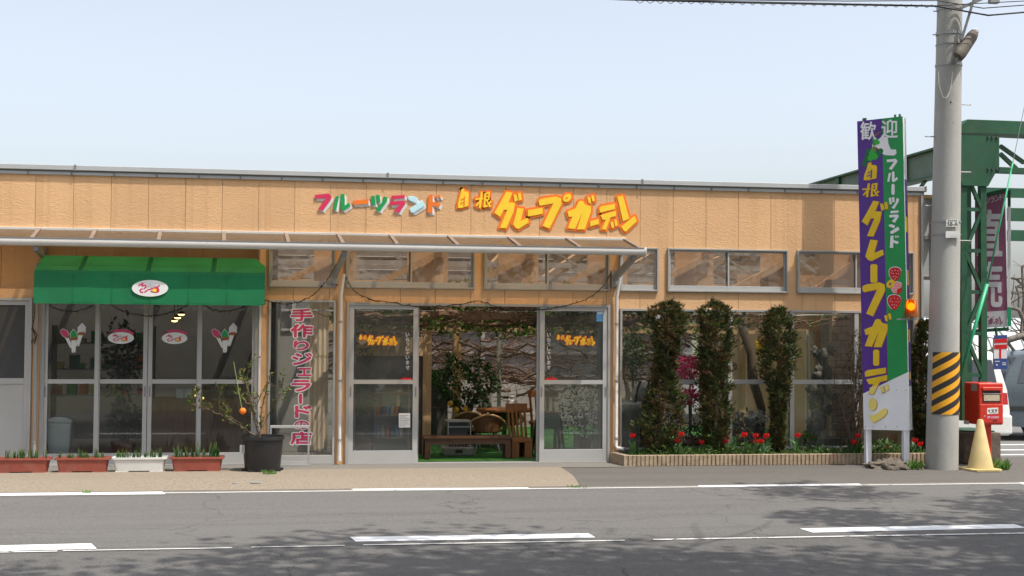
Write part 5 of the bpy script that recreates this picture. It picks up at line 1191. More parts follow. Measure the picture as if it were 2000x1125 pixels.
# ================================================================== green steel gantry
GY = -.35; gx0, gx1 = fx(1878, 600, GY), fx(1928, 600, GY); gzt = fz(1905, 300, GY)
gn = thing('steel_gantry', ((gx0 + gx1) / 2, GY, 0), 'green lattice steel gantry frame beside the car park', 'gantry')
gd = .42
for x in (gx0, gx1 - .085):
    for y in (GY, GY + gd): MB().box(x, x + .085, y, y + .085, .55, gzt).build('chord', 'steel_green', gn)
zb = .62; i = 0; step = .56
while zb + step < gzt:
    for y, s in ((GY + .02, 1), (GY + gd + .02, -1)):
        a, b = (gx0 + .07, gx1 - .07) if (i % 2 == 0) == (s > 0) else (gx1 - .07, gx0 + .07)
        MB().bar((a, y, zb), (b, y, zb + step - .05), .045, .045).build('lacing', 'steel_green', gn); MB().box(gx0 + .071, gx1 - .071, y - .015, y + .03, zb + step - .04, zb + step + .01).build('batten', 'steel_green', gn)
    MB().bar((gx0 + .03, GY + .07, zb), (gx0 + .03, GY + gd, zb + step - .05), .04).build('lacing', 'steel_green', gn)
    zb += step; i += 1
xg0, xg1 = fx(1876, 300, GY), fx(1952, 300, GY); zg0, zg1 = fz(1910, 362, GY), fz(1910, 260, GY)
GPp = PY(GY - .03)
mb = MB(); mb.prism([GPp.at(*q) for q in ((1876, 262), (1952, 264), (1952, 325), (1930, 364), (1880, 362), (1876, 350))], GPp.n, .03, back=True); gp_ = mb.build('gusset', 'steel_green', gn, bevel=.003)
for px, py in ((1930, 268), (1938, 268.5), (1947, 269), (1930, 330), (1938, 331), (1947, 331)): p = GPp.at(px, py); MB().bar(p, p + Vector((0, -.018, 0)), .025).build('bolt', 'steel_dark', gp_)
# head beam to the right and its truss
mb = MB(); mb.prism([GPp.at(*q, .01) for q in ((1876, 245), (1890, 233), (2120, 241), (2120, 270), (1952, 262), (1876, 260))], GPp.n, .3, back=True); mb.build('head_beam', 'steel_green', gn, bevel=.004)
mb = MB(); mb.prism([GPp.at(*q, .0) for q in ((1953, 326), (2120, 333), (2120, 343), (1950, 337))], GPp.n, .12, back=True); mb.build('lower_beam', 'steel_green', gn)
for a, b in (((1953, 285), (2000, 318)), ((2000, 318), (2050, 275)), ((1953, 300), (1985, 330))): MB().bar(PY(GY + .1).at(*a), PY(GY + .1).at(*b), .05).build('web_member', 'steel_green', gn)
# long beam running back beside the shop
xb = fx(1872, 280, GY + .3); zb1 = fz(1872, 281, GY + .3); zb0 = zb1 - .36
MB().box(xb, xb + .05, GY + .4, 16, zb0, zb1).build('side_beam', 'steel_pale', gn); MB().box(xb - .08, xb + .12, GY + .4, 16, zb1 + .001, zb1 + .03).build('flange', 'steel_green', gn); MB().box(xb - .08, xb + .12, GY + .4, 16, zb0 - .03, zb0 - .001).build('flange', 'steel_green', gn)
for y in (1.5, 4, 6.5, 9, 12): MB().box(xb - .05, xb - .002, y, y + .15, zb0 + .001, zb1 - .001).build('stiffener', 'steel_green', gn)
for y in (1.0, 2.2, 3.4, 5): MB().bar((xb + .03, y, zb0 - .03), (xb + .03, y + .9, zb0 - .5), .04).build('web_member', 'steel_green', gn)
MB().box(xb, xb + .05, GY + .4, 8, zb0 - .62, zb0 - .5).build('bottom_chord', 'steel_green', gn)
for py0, py1, x0 in ((366, 384, 1925), (406, 431, 1972), (449, 470, 1972)):
    a, b = PY(5).at(x0, py0), PY(5).at(x0, py1); MB().box(a.x, a.x + 8, 5, 5.1, b.z, a.z).build('rear_beam', 'steel_green', gn)
ft = thing('concrete_footing', (fx(1915, 915, -.5), -.5, 0), 'weathered square concrete footing under the gantry column', 'footing')
a, b = fx(1884, 880, -.62), fx(1955, 880, -.62); MB().box(a, b, -.62, .15, 0, fz(1915, 845, -.62)).build('block', 'concrete_rough', ft, bevel=.012, seg=2); MB().box(a + .05, b - .05, -.55, .08, fz(1915, 845, -.62) + .001, fz(1915, 845, -.62) + .02).build('base_plate', 'steel_green', ft)
# grey panel hung behind the shop corner
gpn = thing('sheet_metal_panel', (fx(1815, 540, .6), .6, 2), 'grey sheet-metal panel hung between the shop corner and the pole', 'panel')
a, b = fx(1800, 450, .6), fx(1845, 450, .6); z0, z1 = fz(1815, 540, .6), fz(1815, 388, .6)
for i in range(4): MB().box(a + (b - a) * i / 4, a + (b - a) * (i + 1) / 4 - .006, .6 + .01 * (i % 2), .64, z0, z1).build('sheet', 'coping', gpn)
MB().box(a, b, .57, .599, (z0 + z1) / 2 - .03, (z0 + z1) / 2 + .02).build('rail', 'alu_dark', gpn); MB().box(a - .02, b, .56, .66, z0 - .05, z0 - .001).build('edge_trim', 'alu', gpn); MB().box(a - .02, b, .56, .66, z1 + .001, z1 + .05).build('edge_trim', 'timber', gpn)
MB().box((a + b) / 2 - .02, (a + b) / 2 + .02, .575, .598, z0, z1).build('stud', 'alu_dark', gpn); MB().box((a + b) / 2 + .1, (a + b) / 2 + .16, .66, .7, z1, zb0 - .4).build('hanger', 'steel_dark', gpn)
# plum hanging sign on the gantry
PN = Vector((-math.sin(R(30)), -math.cos(R(30)), 0)); PS = Plane(PY(.12).at(1945, 500), PN)
hs = thing('hanging_sign', PS.at(1940, 640), 'plum vertical banner sign with large white characters on the gantry', 'sign')
mb = MB(); mb.prism([PS.at(*q) for q in ((1904, 390), (1963, 376), (1967, 606), (1904, 610))], PN, .1, back=True); mb.build('board', 'plum', hs)
mb = MB(); mb.prism([PS.at(*q) for q in ((1904, 610.5), (1967, 606.5), (1967, 638), (1904, 642))], PN, .1, back=True); mb.build('name_board', 'pale_text', hs)
for ps in (((1902, 383), (1968, 367), (1968, 375), (1902, 389)), ((1902, 643), (1970, 639), (1970, 646), (1902, 650))): mb = MB(); mb.prism([PS.at(*q, .02) for q in ps], PN, .14, back=True); mb.build('frame_rail', 'steel_green', hs)
mb = MB(); mb.prism([PS.at(*q, .01) for q in ((1968, 372), (1974, 371), (1974, 402), (1968, 403))], PN, .14, back=True); mb.build('frame_end', 'steel_green', hs); mb = MB(); mb.prism([PS.at(*q, .01) for q in ((1967.5, 404), (1974, 403), (1974, 600), (1967.5, 600))], PN, .14, back=True); mb.build('white_edge', 'white_sign', hs); mb = MB(); mb.prism([PS.at(*q, .01) for q in ((1967.5, 601), (1975, 601), (1975, 637), (1967.5, 638))], PN, .14, back=True); mb.build('frame_end', 'guy_green', hs)
for ch, bb, bo in (('直', (1910, 411, 1956, 499), .022), ('売', (1910, 513, 1956, 600), .022)): glyph(ch, PS, bb, .004, 'pale_text', hs, bo)
for k, ch in enumerate('ーツランド'): x = 1916 + k * 9.2; glyph(ch, PS, (x, 388 - k * 2.2 + (5 if ch == 'ー' else 0), x + 8, 400 - k * 2.2 - (5 if ch == 'ー' else 0)), .004, 'pale_text', hs, .01)
src = bbox([p for ps in GG.values() for p in ps])
for k, ps in GG.items():
    if k in ('pu', 'ga', 'bar2', 'de', 'nn', 're', 'bar1', 'gu'): mb = MB(); polys(mb, PS, fit(ps, (1884, 615, 1959, 634), src), .004, .0005, .0001); mb.build('small_letter', 'plum', hs)
pp = PY(-.1); psn = thing('post_sign', pp.at(1954, 745), 'small post sign with red T-shaped mark and blue foot', 'sign')
for m_, ps, off in (('pale_text', ((1941, 660), (1967, 659), (1967, 721), (1941, 722)), 0), ('post_blue', ((1941, 655), (1967, 654), (1967, 661), (1941, 662)), .004), ('strawberry', ((1942, 662.5), (1966.5, 661.5), (1966.5, 669), (1942, 670)), .004), ('strawberry', ((1942, 673.5), (1966.5, 672.5), (1966.5, 681), (1942, 681.5)), .004), ('strawberry', ((1951.5, 681.7), (1955.5, 681.6), (1955.5, 700), (1951.5, 700)), .004), ('post_blue', ((1941, 700.5), (1967, 700), (1967, 721), (1941, 722)), .004)):
    mb = MB(); mb.prism([pp.at(x, y if y < 700 else 700 + (y - 700) * .98, off) for x, y in ps], pp.n, .03 if off == 0 else .002, back=off == 0); mb.build('plate' if off == 0 else 'sign_band', m_, psn)
for x0, y0, x1, y1 in ((1943, 705, 1952, 706.5), (1957, 708, 1964.5, 709.5), (1957, 711.5, 1964.5, 713), (1945, 711, 1948, 714)): flat('small_mark', pp, [(x0, y0), (x1, y0), (x1, y1), (x0, y1)], .007, 'pale_text', psn, .001)
MB().tube([pp.at(1948, 655, -.02), pp.at(1946, 640, -.02)], .02, 6).build('hanger', 'steel_green', psn)

# ================================================================== mailbox, cone
MY = -1.0; mx0, mx1 = fx(1912, 790, MY), fx(1960, 790, MY); mz0, mz1 = fz(1935, 830, MY), fz(1935, 748, MY); mdp = .40
mx = thing('mailbox', ((mx0 + mx1) / 2, MY, 0), 'red pillar mailbox on a post beside the utility pole', 'mailbox')
MB().box(mx0, mx1, MY, MY + mdp, mz0, mz1).build('body', 'post_red', mx, bevel=.02, seg=3)
w = mx1 - mx0; cxm = (mx0 + mx1) / 2
MB().box(mx0 + w * .04, mx1 - w * .04, MY - .006, MY - .0005, mz0 + .03, mz0 + (mz1 - mz0) * .485).build('door', 'post_red', mx, bevel=.003)
MB().box(mx0 + w * .12, mx1 - w * .1, MY - .025, MY - .001, mz0 + (mz1 - mz0) * .82, mz0 + (mz1 - mz0) * .90).build('slot_hood', 'post_red', mx, bevel=.006)
MB().box(mx0 + w * .15, mx1 - w * .13, MY - .004, MY - .0008, mz0 + (mz1 - mz0) * .755, mz0 + (mz1 - mz0) * .818).build('slot', 'post_dark', mx); MB().box(mx0 + w * .15, mx1 - w * .13, MY - .012, MY - .0045, mz0 + (mz1 - mz0) * .735, mz0 + (mz1 - mz0) * .755).build('slot_lip', 'slot_chrome', mx)
MB().box(mx0 + w * .15, mx1 - w * .13, MY - .006, MY - .001, mz0 + (mz1 - mz0) * .54, mz0 + (mz1 - mz0) * .735).build('notice_frame', 'post_dark', mx); MB().box(mx0 + w * .19, mx1 - w * .17, MY - .0085, MY - .0065, mz0 + (mz1 - mz0) * .575, mz0 + (mz1 - mz0) * .72).build('notice', 'notice', mx)
MP = PY(MY - .0075); o = flat('label', MP, [(1928, 797), (1949.5, 796), (1949.5, 808), (1928, 809)], .001, 'label_white', mx)
for x0, y0, x1, y1 in ((1930, 800, 1933.5, 804), (1936, 799.5, 1942, 801), (1937, 801.6, 1941, 804.5), (1943.5, 799.5, 1947.5, 803.8), (1932, 805.6, 1946, 806.6)): flat('print_mark', MP, [(x0, y0), (x1, y0), (x1, y1), (x0, y1)], .002, 'label_print', o, .0005)
o = flat('logo_strip', MP, [(1927.5, 812.5), (1951, 811.5), (1951, 817.5), (1927.5, 818.5)], .001, 'crimson', mx); glyph('JP', MP, (1928.3, 813.3, 1934, 817.3), .002, 'label_white', o, .03); glyph('日本郵便', MP, (1936, 813, 1950.5, 817.3), .002, 'label_white', o, .0)
flat('keyhole', MP, ell(1923.5, 812.5, 2, 1.6, 10), .001, 'label_grey', mx); flat('key_slot', MP, [(1939, 820.5), (1948, 820), (1948, 822.5), (1939, 823)], .001, 'post_dark', mx)
zl = lambda t: mz0 + (mz1 - mz0) * t
MB().box(mx0 - .003, mx0 - .0005, MY + .05, MY + .20, zl(.80), zl(.96)).build('side_label', 'label_grey', mx); MB().box(mx0 - .003, mx0 - .0005, MY + .24, MY + .36, zl(.52), zl(.72)).build('side_panel', 'post_red', mx); MB().box(mx0 - .004, mx0 - .0005, MY + .26, MY + .40, zl(-.02), zl(.07)).build('side_label', 'label_white', mx)
MB().box(cxm - .075, cxm + .075, MY + .13, MY + .27, 0, mz0 - .001).build('post', 'post_red', mx, bevel=.01, seg=2); MB().box(cxm - .11, cxm + .11, MY + .09, MY + .31, 0, .02).build('base_plate', 'post_red', mx)
cy_ = -1.38; cc = Vector((fx(1915, 905, cy_), cy_, 0)); cn = thing('traffic_cone', cc, 'faded yellow traffic cone standing before the red mailbox', 'traffic cone'); zc = fz(1915, 819, cy_); rc = (fx(1936, 912, cy_) - fx(1890, 912, cy_)) / 2
MB().lathe([(rc, .022), (rc * .985, .03), (rc * .23, zc - .012), (rc * .17, zc)], cc, 28).build('shell', 'cone_yellow', cn, smooth=SM); hb = rc * 1.3
mb = MB(); k = hb * .75; oct_ = [(hb, k), (k, hb), (-k, hb), (-hb, k), (-hb, -k), (-k, -hb), (k, -hb), (hb, -k)]
mb.prism([(cc.x + x, cc.y + y, .024) for x, y in oct_], (0, 0, 1), .024); mb.build('base', 'cone_yellow', cn, bevel=.005)

# ================================================================== vehicles in the car park
def wheel(c, r, par, axis):
    prof = [(r * .55, -.08), (r * .92, -.085), (r, -.06), (r, .06), (r * .92, .085), (r * .55, .08)]; mb = MB(); mb.lathe(prof, (0, 0, 0), 20)
    rot = (lambda v: (v[0], v[2], v[1])) if axis == 'y' else (lambda v: (v[2], v[0], v[1]))
    mb.v = [tuple(Vector(rot(v)) + Vector(c)) for v in mb.v]; o = mb.build('wheel', 'rubber', par, smooth=SM)
    mb = MB(); mb.lathe([(r * .56, -.07), (r * .5, -.075), (r * .1, -.06)], (0, 0, 0), 16); mb.lathe([(r * .1, .06), (r * .5, .075), (r * .56, .07)], (0, 0, 0), 16); mb.v = [tuple(Vector(rot(v)) + Vector(c)) for v in mb.v]; mb.build('rim', 'galv', o)
cb = Vector((fx(1953, 880, 2.9), 2.9, 0)); car = thing('parked_car', (cb.x + 1.9, cb.y + .8, 0), 'slate-blue hatchback at the right picture edge behind the white van', 'car', 'cars in the car park')
wid = lambda z: .78 if z < .85 else .78 - .17 * (z - .85) / .6
prof = [(0.02, .30), (-.02, .55), (0.0, .78), (.10, .92), (.22, 1.15), (.42, 1.36), (.65, 1.43), (1.3, 1.47), (2.0, 1.42), (2.75, .98), (3.6, .86), (3.8, .62), (3.82, .32), (3.4, .22), (.4, .22)]
mb = MB(); n = len(prof)
yc = cb.y + .78; mb.add([(cb.x + x, yc + s * wid(z), z) for s in (-1, 1) for x, z in prof], [(i, n + i, n + (i + 1) % n, (i + 1) % n) for i in range(n)])
for s in (0, 1):
    tri = tessellate_polygon([[Vector((x, z, 0)) for x, z in prof]]); mb.f += [tuple(n * s + i for i in t) for t in tri]
o = mb.build('body', 'car_blue', car, smooth=R(28))
def sidepanel(name, ps, m, e): b = MB(); b.prism([(cb.x + x, yc - wid(z) - e, z) for x, z in ps], (0, -1, .25), .01); return b.build(name, m, car)
sidepanel('side_window', [(.32, .93), (.48, 1.30), (.70, 1.37), (1.05, 1.39), (1.05, .93)], 'car_glass', .008); sidepanel('side_window', [(1.12, .93), (1.12, 1.40), (1.75, 1.39), (1.98, 1.33), (1.98, .93)], 'car_glass', .008)
sidepanel('door_seam', [(1.08, .35), (1.09, .35), (1.09, .92), (1.08, .92)], 'rubber', .004); sidepanel('door_handle', [(1.2, .80), (1.36, .80), (1.36, .84), (1.2, .84)], 'car_blue', .03); sidepanel('side_moulding', [(.05, .50), (3.5, .50), (3.5, .56), (.05, .56)], 'rubber', .012)
b = MB(); b.prism([(cb.x + x, yc + s, z) for x, z, s in ((.075, .94, -.66), (.075, .94, .66), (.40, 1.33, .56), (.40, 1.33, -.56))], (-1, 0, .6), .02); b.v = [(v[0] - .012, v[1], v[2] + .012) for v in b.v]; b.build('rear_window', 'car_glass', car)
for s in (-1, 1): MB().box(cb.x - .03, cb.x + .08, yc + s * .66 - .09, yc + s * .66 + .09, .66, .86).build('tail_light', 'tail_red', car, bevel=.02)
MB().box(cb.x - .06, cb.x + .2, yc - .77, yc + .77, .28, .52).build('bumper', 'car_blue', car, bevel=.03, seg=2)
for x in (.72, 3.1):
    for y in (yc - .70, yc + .70): wheel((cb.x + x, y, .28), .28, car, 'y')
vx1 = fx(1972, 830, 1.0); vw = 1.46; vx0 = vx1 - vw; vy = 1.0; van = thing('parked_van', (vx1 - vw / 2, vy + 1.7, 0), 'white kei van parked rear-on behind the mailbox', 'van', 'cars in the car park')
prof = [(.03, .24), (-.02, .40), (.0, .62), (.05, .90), (.16, 1.36), (.30, 1.46), (1.5, 1.50), (2.4, 1.44), (2.9, 1.0), (3.3, .85), (3.36, .5), (3.3, .24)]; hw = lambda z: vw / 2 if z < .85 else vw / 2 - .12 * (z - .85) / .6
n = len(prof); xc = vx1 - vw / 2; mb = MB(); mb.add([(xc + s * hw(z), vy + y, z) for s in (-1, 1) for y, z in prof], [(i, n + i, n + (i + 1) % n, (i + 1) % n) for i in range(n)])
for s in (0, 1): mb.f += [tuple(n * s + i for i in t) for t in tessellate_polygon([[Vector((y, z, 0)) for y, z in prof]])]
mb.build('body', 'car_white', van, smooth=R(28), bevel=.0)
b = MB(); b.prism([(xc + s, vy + y - .012, z) for s, y, z in ((-.58, .075, .96), (.58, .075, .96), (.53, .155, 1.34), (-.53, .155, 1.34))], (0, -1, .3), .01); b.build('rear_window', 'car_glass', van)
for s in (-1, 1):
    b = MB(); b.prism([(xc + s * q, vy + y - .012, z) for q, y, z in ((.62, .02, .66), (.715, .02, .66), (.715, .05, .86), (.62, .045, .86))], (0, -1, .1), .02); b.build('tail_light', 'tail_red', van)
MB().box(xc - .74, xc + .74, vy - .07, vy + .2, .26, .54).build('bumper', 'car_white', van, bevel=.03, seg=3); MB().box(xc - .16, xc + .16, vy - .076, vy - .071, .36, .46).build('number_plate', 'label_white', van)
for y in (.55, 2.75):
    for x in (xc - .64, xc + .64): wheel((x, vy + y, .26), .26, van, 'x')
# low film greenhouse far behind and a bare tree at the edge
gh = thing('film_greenhouse', (22, 30, 0), 'pale film greenhouse far behind the car park', 'greenhouse'); a, b = fx(1780, 700, 28), fx(2200, 700, 28)
mb = MB(); nseg = 10; pr = [(28 + 3 * (1 - math.cos(math.pi * i / nseg)), .3 + 2.1 * math.sin(math.pi * i / nseg) ** .8) for i in range(nseg + 1)]
mb.add([(x, y, z) for x in (a, b) for y, z in pr] , [(i, nseg + 1 + i, nseg + 2 + i, i + 1) for i in range(nseg)] + [tuple(range(nseg + 1)), tuple(range(2 * nseg + 1, nseg, -1))]); mb.build('film_cover', 'net', gh, smooth=R(40))
for i in range(14): x = a + (b - a) * i / 13; MB().tube([(x, y, z + .02) for y, z in pr], .03, 5).build('hoop', 'galv', gh)
random.seed(31); bt = thing('bare_tree', (fx(2040, 800, 4), 4, 0), 'dark leafless tree reaching in from the right edge', 'tree'); mb = MB(); tips = []
P4 = PY(4)
for ps, r in (([(2060, 880), (2045, 760), (2030, 690), (2005, 640)], .12), ([(2030, 690), (1998, 655), (1965, 665), (1935, 688)], .075), ([(2005, 640), (1990, 605), (1965, 598)], .045), ([(1965, 665), (1985, 690), (1994, 718)], .03), ([(2005, 640), (2010, 570), (1985, 545), (1962, 540)], .03), ([(1990, 605), (1990, 575), (1984, 560)], .025), ([(1994, 655), (2000, 590), (1996, 520)], .03)):
    pts = [P4.at(*q) for q in ps]; mb.tube(pts, [r * (1 - .45 * i / len(pts)) for i in range(len(pts))], 7, cap=False)
    for q in pts[1:]:
        for _ in range(2): twig_tree(mb, q, (random.gauss(0, 1), random.gauss(0, 1), random.uniform(-.2, 1)), random.uniform(.4, .9), .014, 1, tips, .6, 4)
mb.build('branch', 'bark_grey', bt, smooth=True)
# ================================================================== inside the hall
random.seed(40)
# vine pergola: wires, gnarled cordons, canes and young leaves
pg = thing('vine_pergola', (3.2, 3, 1.7), 'tangled overhead grapevine with young leaves inside the entrance', 'vine')
mb = MB(); cs = []
def vtube(pts, rs, n, k):
    f0 = len(mb.f); mb.tube(pts, rs, n, cap=False); c = (.20 * k, .125 * k, .08 * k); cs.extend([c] * (len(mb.f) - f0))
wmb = MB()
for Y in [.7 + .45 * i for i in range(15)]: wmb.tube([(-.2, Y, 1.98), (8.1, Y, 1.98)], .004, 4)
for X in [.2 + .6 * i for i in range(13)]: wmb.tube([(X, .4, 1.975), (X, 7.4, 1.975)], .004, 4)
wmb.build('wire_grid', 'galv', pg)
lm_ = MB(); lc = []
for i in range(84):
    Y = random.uniform(.5, 7) if i > 12 else random.uniform(.5, 2.5); X = random.uniform(-.3, 5.5); z = random.gauss(1.95, .10); k = random.uniform(.6, 1.3); thick = i < 16
    r = random.uniform(.04, .075) if thick else random.uniform(.010, .022); pts = []; d = random.choice((-1, 1)); L_ = random.uniform(1.8, 3.6)
    if X - L_ < .35: d = 1
    X = max(X, .4)
    if thick: z = random.uniform(1.85, 2.06)
    for q in range(14):
        pts.append(Vector((X, Y, z))); X += d * L_ / 14; Y += random.gauss(0, .05); z += random.gauss(0, .028 if thick else .035); z = min(max(z, 1.80), 2.25)
    vtube(pts, [r * (1 - .5 * q / 14) * random.uniform(.85, 1.2) for q in range(14)], 7, k)
    for q in pts[1:]:
        for _ in range(4):
            e = q + Vector((random.gauss(0, .22), random.gauss(0, .22), random.gauss(.02, .10))); m_ = q.lerp(e, .5) + Vector((random.gauss(0, .04),) * 3); vtube([q, m_, e], [.007, .005, .003], 4, k * random.uniform(.8, 1.4))
            if random.random() < .55:
                for _ in range(random.randint(2, 4)):
                    g = random.uniform(.6, 1.5); leaf_quad(lm_, lc, e + Vector((random.gauss(0, .02),) * 3), (random.gauss(0, 1), random.gauss(0, 1), random.gauss(.3, .8)), random.uniform(.05, .10), random.uniform(.04, .08), (.10 * g, .19 * g, .03 * g))
mb.build('cane', 'vine_bark', pg, cols=cs); lm_.build('foliage', 'leaf', pg, cols=lc)
# denser bare vines at the back of the hall
mb = MB(); cs = []
for i in range(120):
    X = random.uniform(0, 8); Y = random.uniform(7.0, 10.0); z = random.uniform(.6, 1.8); k = random.uniform(.3, .75); pts = []; d = random.choice((-1, 1))
    for q in range(9): pts.append(Vector((X, Y, z))); X += d * random.uniform(.08, .22); Y += random.gauss(0, .06); z += random.gauss(0, .06)
    vtube(pts, [random.uniform(.008, .028)] * 9, 5, k)
    for q in pts[1:]:
        for _ in range(3): e = q + Vector((random.gauss(0, .25), random.gauss(0, .1), random.gauss(0, .14))); vtube([q, e], [.006, .003], 3, k)
bv = thing('bare_vines', (4, 8.5, 0), 'grey-brown leafless vines on wires at the back of the hall', 'vine'); 
for X in (1.2, 2.9, 4.6, 6.3): 
    f0 = len(mb.f); mb.tube([(X, 8.6, 0), (X + .05, 8.55, .5), (X - .04, 8.6, 1.1), (X + .06, 8.5, 1.8)], [.06, .05, .05, .035], 8); cs.extend([(.14, .1, .075)] * (len(mb.f) - f0))
mb.build('cane', 'vine_bark', bv, cols=cs)

def at(px, py, Y): return PY(Y).at(px, py)
FZ = .014
# dark bench across the doorway
Y = .42; a, b = at(826, 855, Y).x, at(1001, 855, Y).x; z1 = at(910, 853, Y).z; t = thing('low_bench', ((a + b) / 2, Y, FZ), 'long dark brown wooden bench across the open doorway', 'bench')
MB().box(a, b, Y, Y + .34, z1 - .03, z1).build('seat', 'wood_dark', t, bevel=.004); MB().box(a + .03, b - .02, Y + .03, Y + .06, z1 - .10, z1 - .031).build('apron', 'wood_dark', t)
for x in (a + .03, b - .09):
    for y in (Y + .02, Y + .26): MB().box(x, x + .07, y, y + .06, FZ, z1 - .031 if y > Y + .1 else z1 - .101).build('leg', 'wood_dark', t)
# wooden bench end with slatted back at the right
Y = .55; a, b = at(1000, 850, Y).x, at(1040, 850, Y).x; zs_, zt2 = at(1020, 857, Y).z, at(1020, 793, Y).z; t = thing('slatted_chair', ((a + b) / 2, Y, FZ), 'orange-brown wooden chair with slatted back inside the right door edge', 'chair')
MB().box(a, b, Y, Y + .42, zs_ - .05, zs_).build('seat', 'wood_orange', t, bevel=.004); MB().box(a, a + .10, Y + .01, Y + .4, FZ, zs_ - .051).build('side_panel', 'wood_orange', t); MB().box(b - .1, b, Y + .01, Y + .4, FZ, zs_ - .051).build('side_panel', 'wood_orange', t); MB().box(a + .101, b - .101, Y + .3, Y + .33, FZ, zs_ - .051).build('back_panel', 'wood_dark', t)
for k in range(5): x = a + .01 + (b - a - .05) * k / 4; MB().bar((x + .015, Y + .36, zs_ - .0), (x + .0, Y + .44, zt2 - .08), .028, .02).build('slat', 'wood_orange', t)
MB().bar((a - .02, Y + .45, zt2 - .04), (b + .0, Y + .45, zt2 - .04), .03, .10).build('top_rail', 'wood_orange', t)
Y = 1.5; a2 = at(1045, 800, Y).x; t = thing('slatted_chair', (a2, Y, FZ), 'second orange-brown wooden chair half hidden behind the door stile', 'chair')
MB().box(a2 - .02, a2 + .4, Y, Y + .4, .38, .42).build('seat', 'wood_orange', t)
for k in range(5): MB().bar((a2 + .02 + k * .08, Y + .38, .42), (a2 + k * .085, Y + .44, .78), .03, .02).build('slat', 'wood_orange', t)
MB().box(a2 - .03, a2 + .42, Y + .42, Y + .46, .76, .86).build('top_rail', 'wood_orange', t)
for x, y in ((0, .02), (.34, .02), (0, .34), (.34, .34)): MB().box(a2 + x, a2 + x + .04, Y + y, Y + y + .04, FZ, .379).build('leg', 'wood_orange', t)
# rattan armchairs
def rattan(px, Y, lab, rz=0):
    c = at(px, 850, Y); c.z = FZ; t = thing('rattan_chair', c, lab, 'chair', 'rattan armchairs at the table')
    def arc(z0, z1, r, k=1.0): return [(c.x + r * math.sin(a) * k, c.y - r * math.cos(a), .74 * (z0 + (z1 - z0) * math.cos(a * .8) ** 2)) for a in [R(-115 + 230 * i / 18) for i in range(19)]]
    MB().tube(arc(.44, .74, .29), .017, 8).build('arm_rail', 'rattan', t, smooth=True); MB().tube(arc(.40, .70, .26), .012, 6).build('inner_rail', 'rattan', t, smooth=True)
    top = arc(.44, .72, .28); mb = MB(); k0, k1 = 5, 13
    for i in range(k0, k1): p, q = Vector(top[i]), Vector(top[i + 1]); mb.quad((p.x * .8 + c.x * .2, p.y * .9 + c.y * .1, .31), (q.x * .8 + c.x * .2, q.y * .9 + c.y * .1, .31), q, p)
    mb.build('back_panel', 'rattan_brown', t, smooth=True); MB().lathe([(.20, .29), (.23, .31), (.23, .33), (.2, .34)], (c.x, c.y, 0), 20).build('seat', 'rattan_brown', t); MB().lathe([(.19, .341), (.205, .36), (.19, .385), (.1, .39)], (c.x, c.y, 0), 20).build('cushion', 'cushion', t, smooth=True)
    for a in (45, 135, 225, 315): x, y = math.cos(R(a)), math.sin(R(a)); MB().tube([(c.x + .17 * x, c.y + .17 * y, .30), (c.x + .24 * x, c.y + .24 * y, FZ)], .014, 6).build('leg', 'galv', t)
rattan(949, 1.5, 'rattan armchair with solid brown back, seen from behind at the table'); rattan(912, 2.2, 'rattan armchair half hidden behind the heater'); rattan(985, 2.9, 'rattan armchair on the far side of the round table')
c = at(985, 850, 2.3); t = thing('round_table', (c.x, c.y, FZ), 'round orange-brown table beyond the rattan chairs', 'table'); MB().lathe([(.40, .53), (.42, .545), (.42, .57), (.41, .575)], (c.x, c.y, 0), 28).build('tabletop', 'wood_orange', t); MB().lathe([(.035, .05), (.035, .53)], (c.x, c.y, 0), 12).build('leg', 'stool_green', t); MB().lathe([(.22, FZ), (.2, .04), (.04, .06)], (c.x, c.y, 0), 20).build('base', 'galv', t)
c2 = (c.x + .1, c.y - .1, .576); t = thing('white_canister', c2, 'white plastic canister with handle on the round table', 'canister'); MB().box(c2[0] - .08, c2[0] + .08, c2[1] - .05, c2[1] + .05, .576, .71).build('body', 'white_plastic', t, bevel=.02, seg=2); MB().tube([(c2[0] - .05, c2[1], .71), (c2[0] - .04, c2[1], .755), (c2[0] + .04, c2[1], .755), (c2[0] + .05, c2[1], .71)], .012, 6).build('handle', 'white_plastic', t)
# kerosene heater
Y = .95; c = at(897, 890, Y); t = thing('kerosene_heater', (c.x, Y, FZ), 'silver-grey upright kerosene heater with guard bars behind the bench', 'heater'); zt3 = at(897, 822, Y).z; zb3 = at(897, 876, Y).z; w = .16
MB().box(c.x - w - .06, c.x + w + .05, Y - .05, Y + .34, FZ, zb3 + .02).build('tank', 'heater', t, bevel=.02, seg=2); MB().box(c.x - w + .02, c.x + w - .04, Y + .06, Y + .28, zb3 + .021, zt3 - .02).build('chimney', 'heater_dark', t)
MB().box(c.x - w, c.x + w, Y, Y + .32, zt3 - .02, zt3).build('top_plate', 'heater', t, bevel=.004); MB().box(c.x - w + .01, c.x + w - .01, Y + .005, Y + .02, zt3 - .09, zt3 - .075).build('bar', 'heater', t)
for k in range(9): MB().box(c.x - w + .01 + k * .036, c.x - w + .016 + k * .036, Y + .01, Y + .016, zb3 + .021, zb3 + .16).build('guard_bar', 'heater', t)
for x in (c.x - w, c.x + w - .014): MB().box(x, x + .014, Y + .002, Y + .016, zb3 + .021, zt3 - .021).build('post', 'heater', t)
MB().box(c.x - .06, c.x + .04, Y - .054, Y - .0505, zb3 - .06, zb3 - .01).build('dial_panel', 'heater_dark', t)
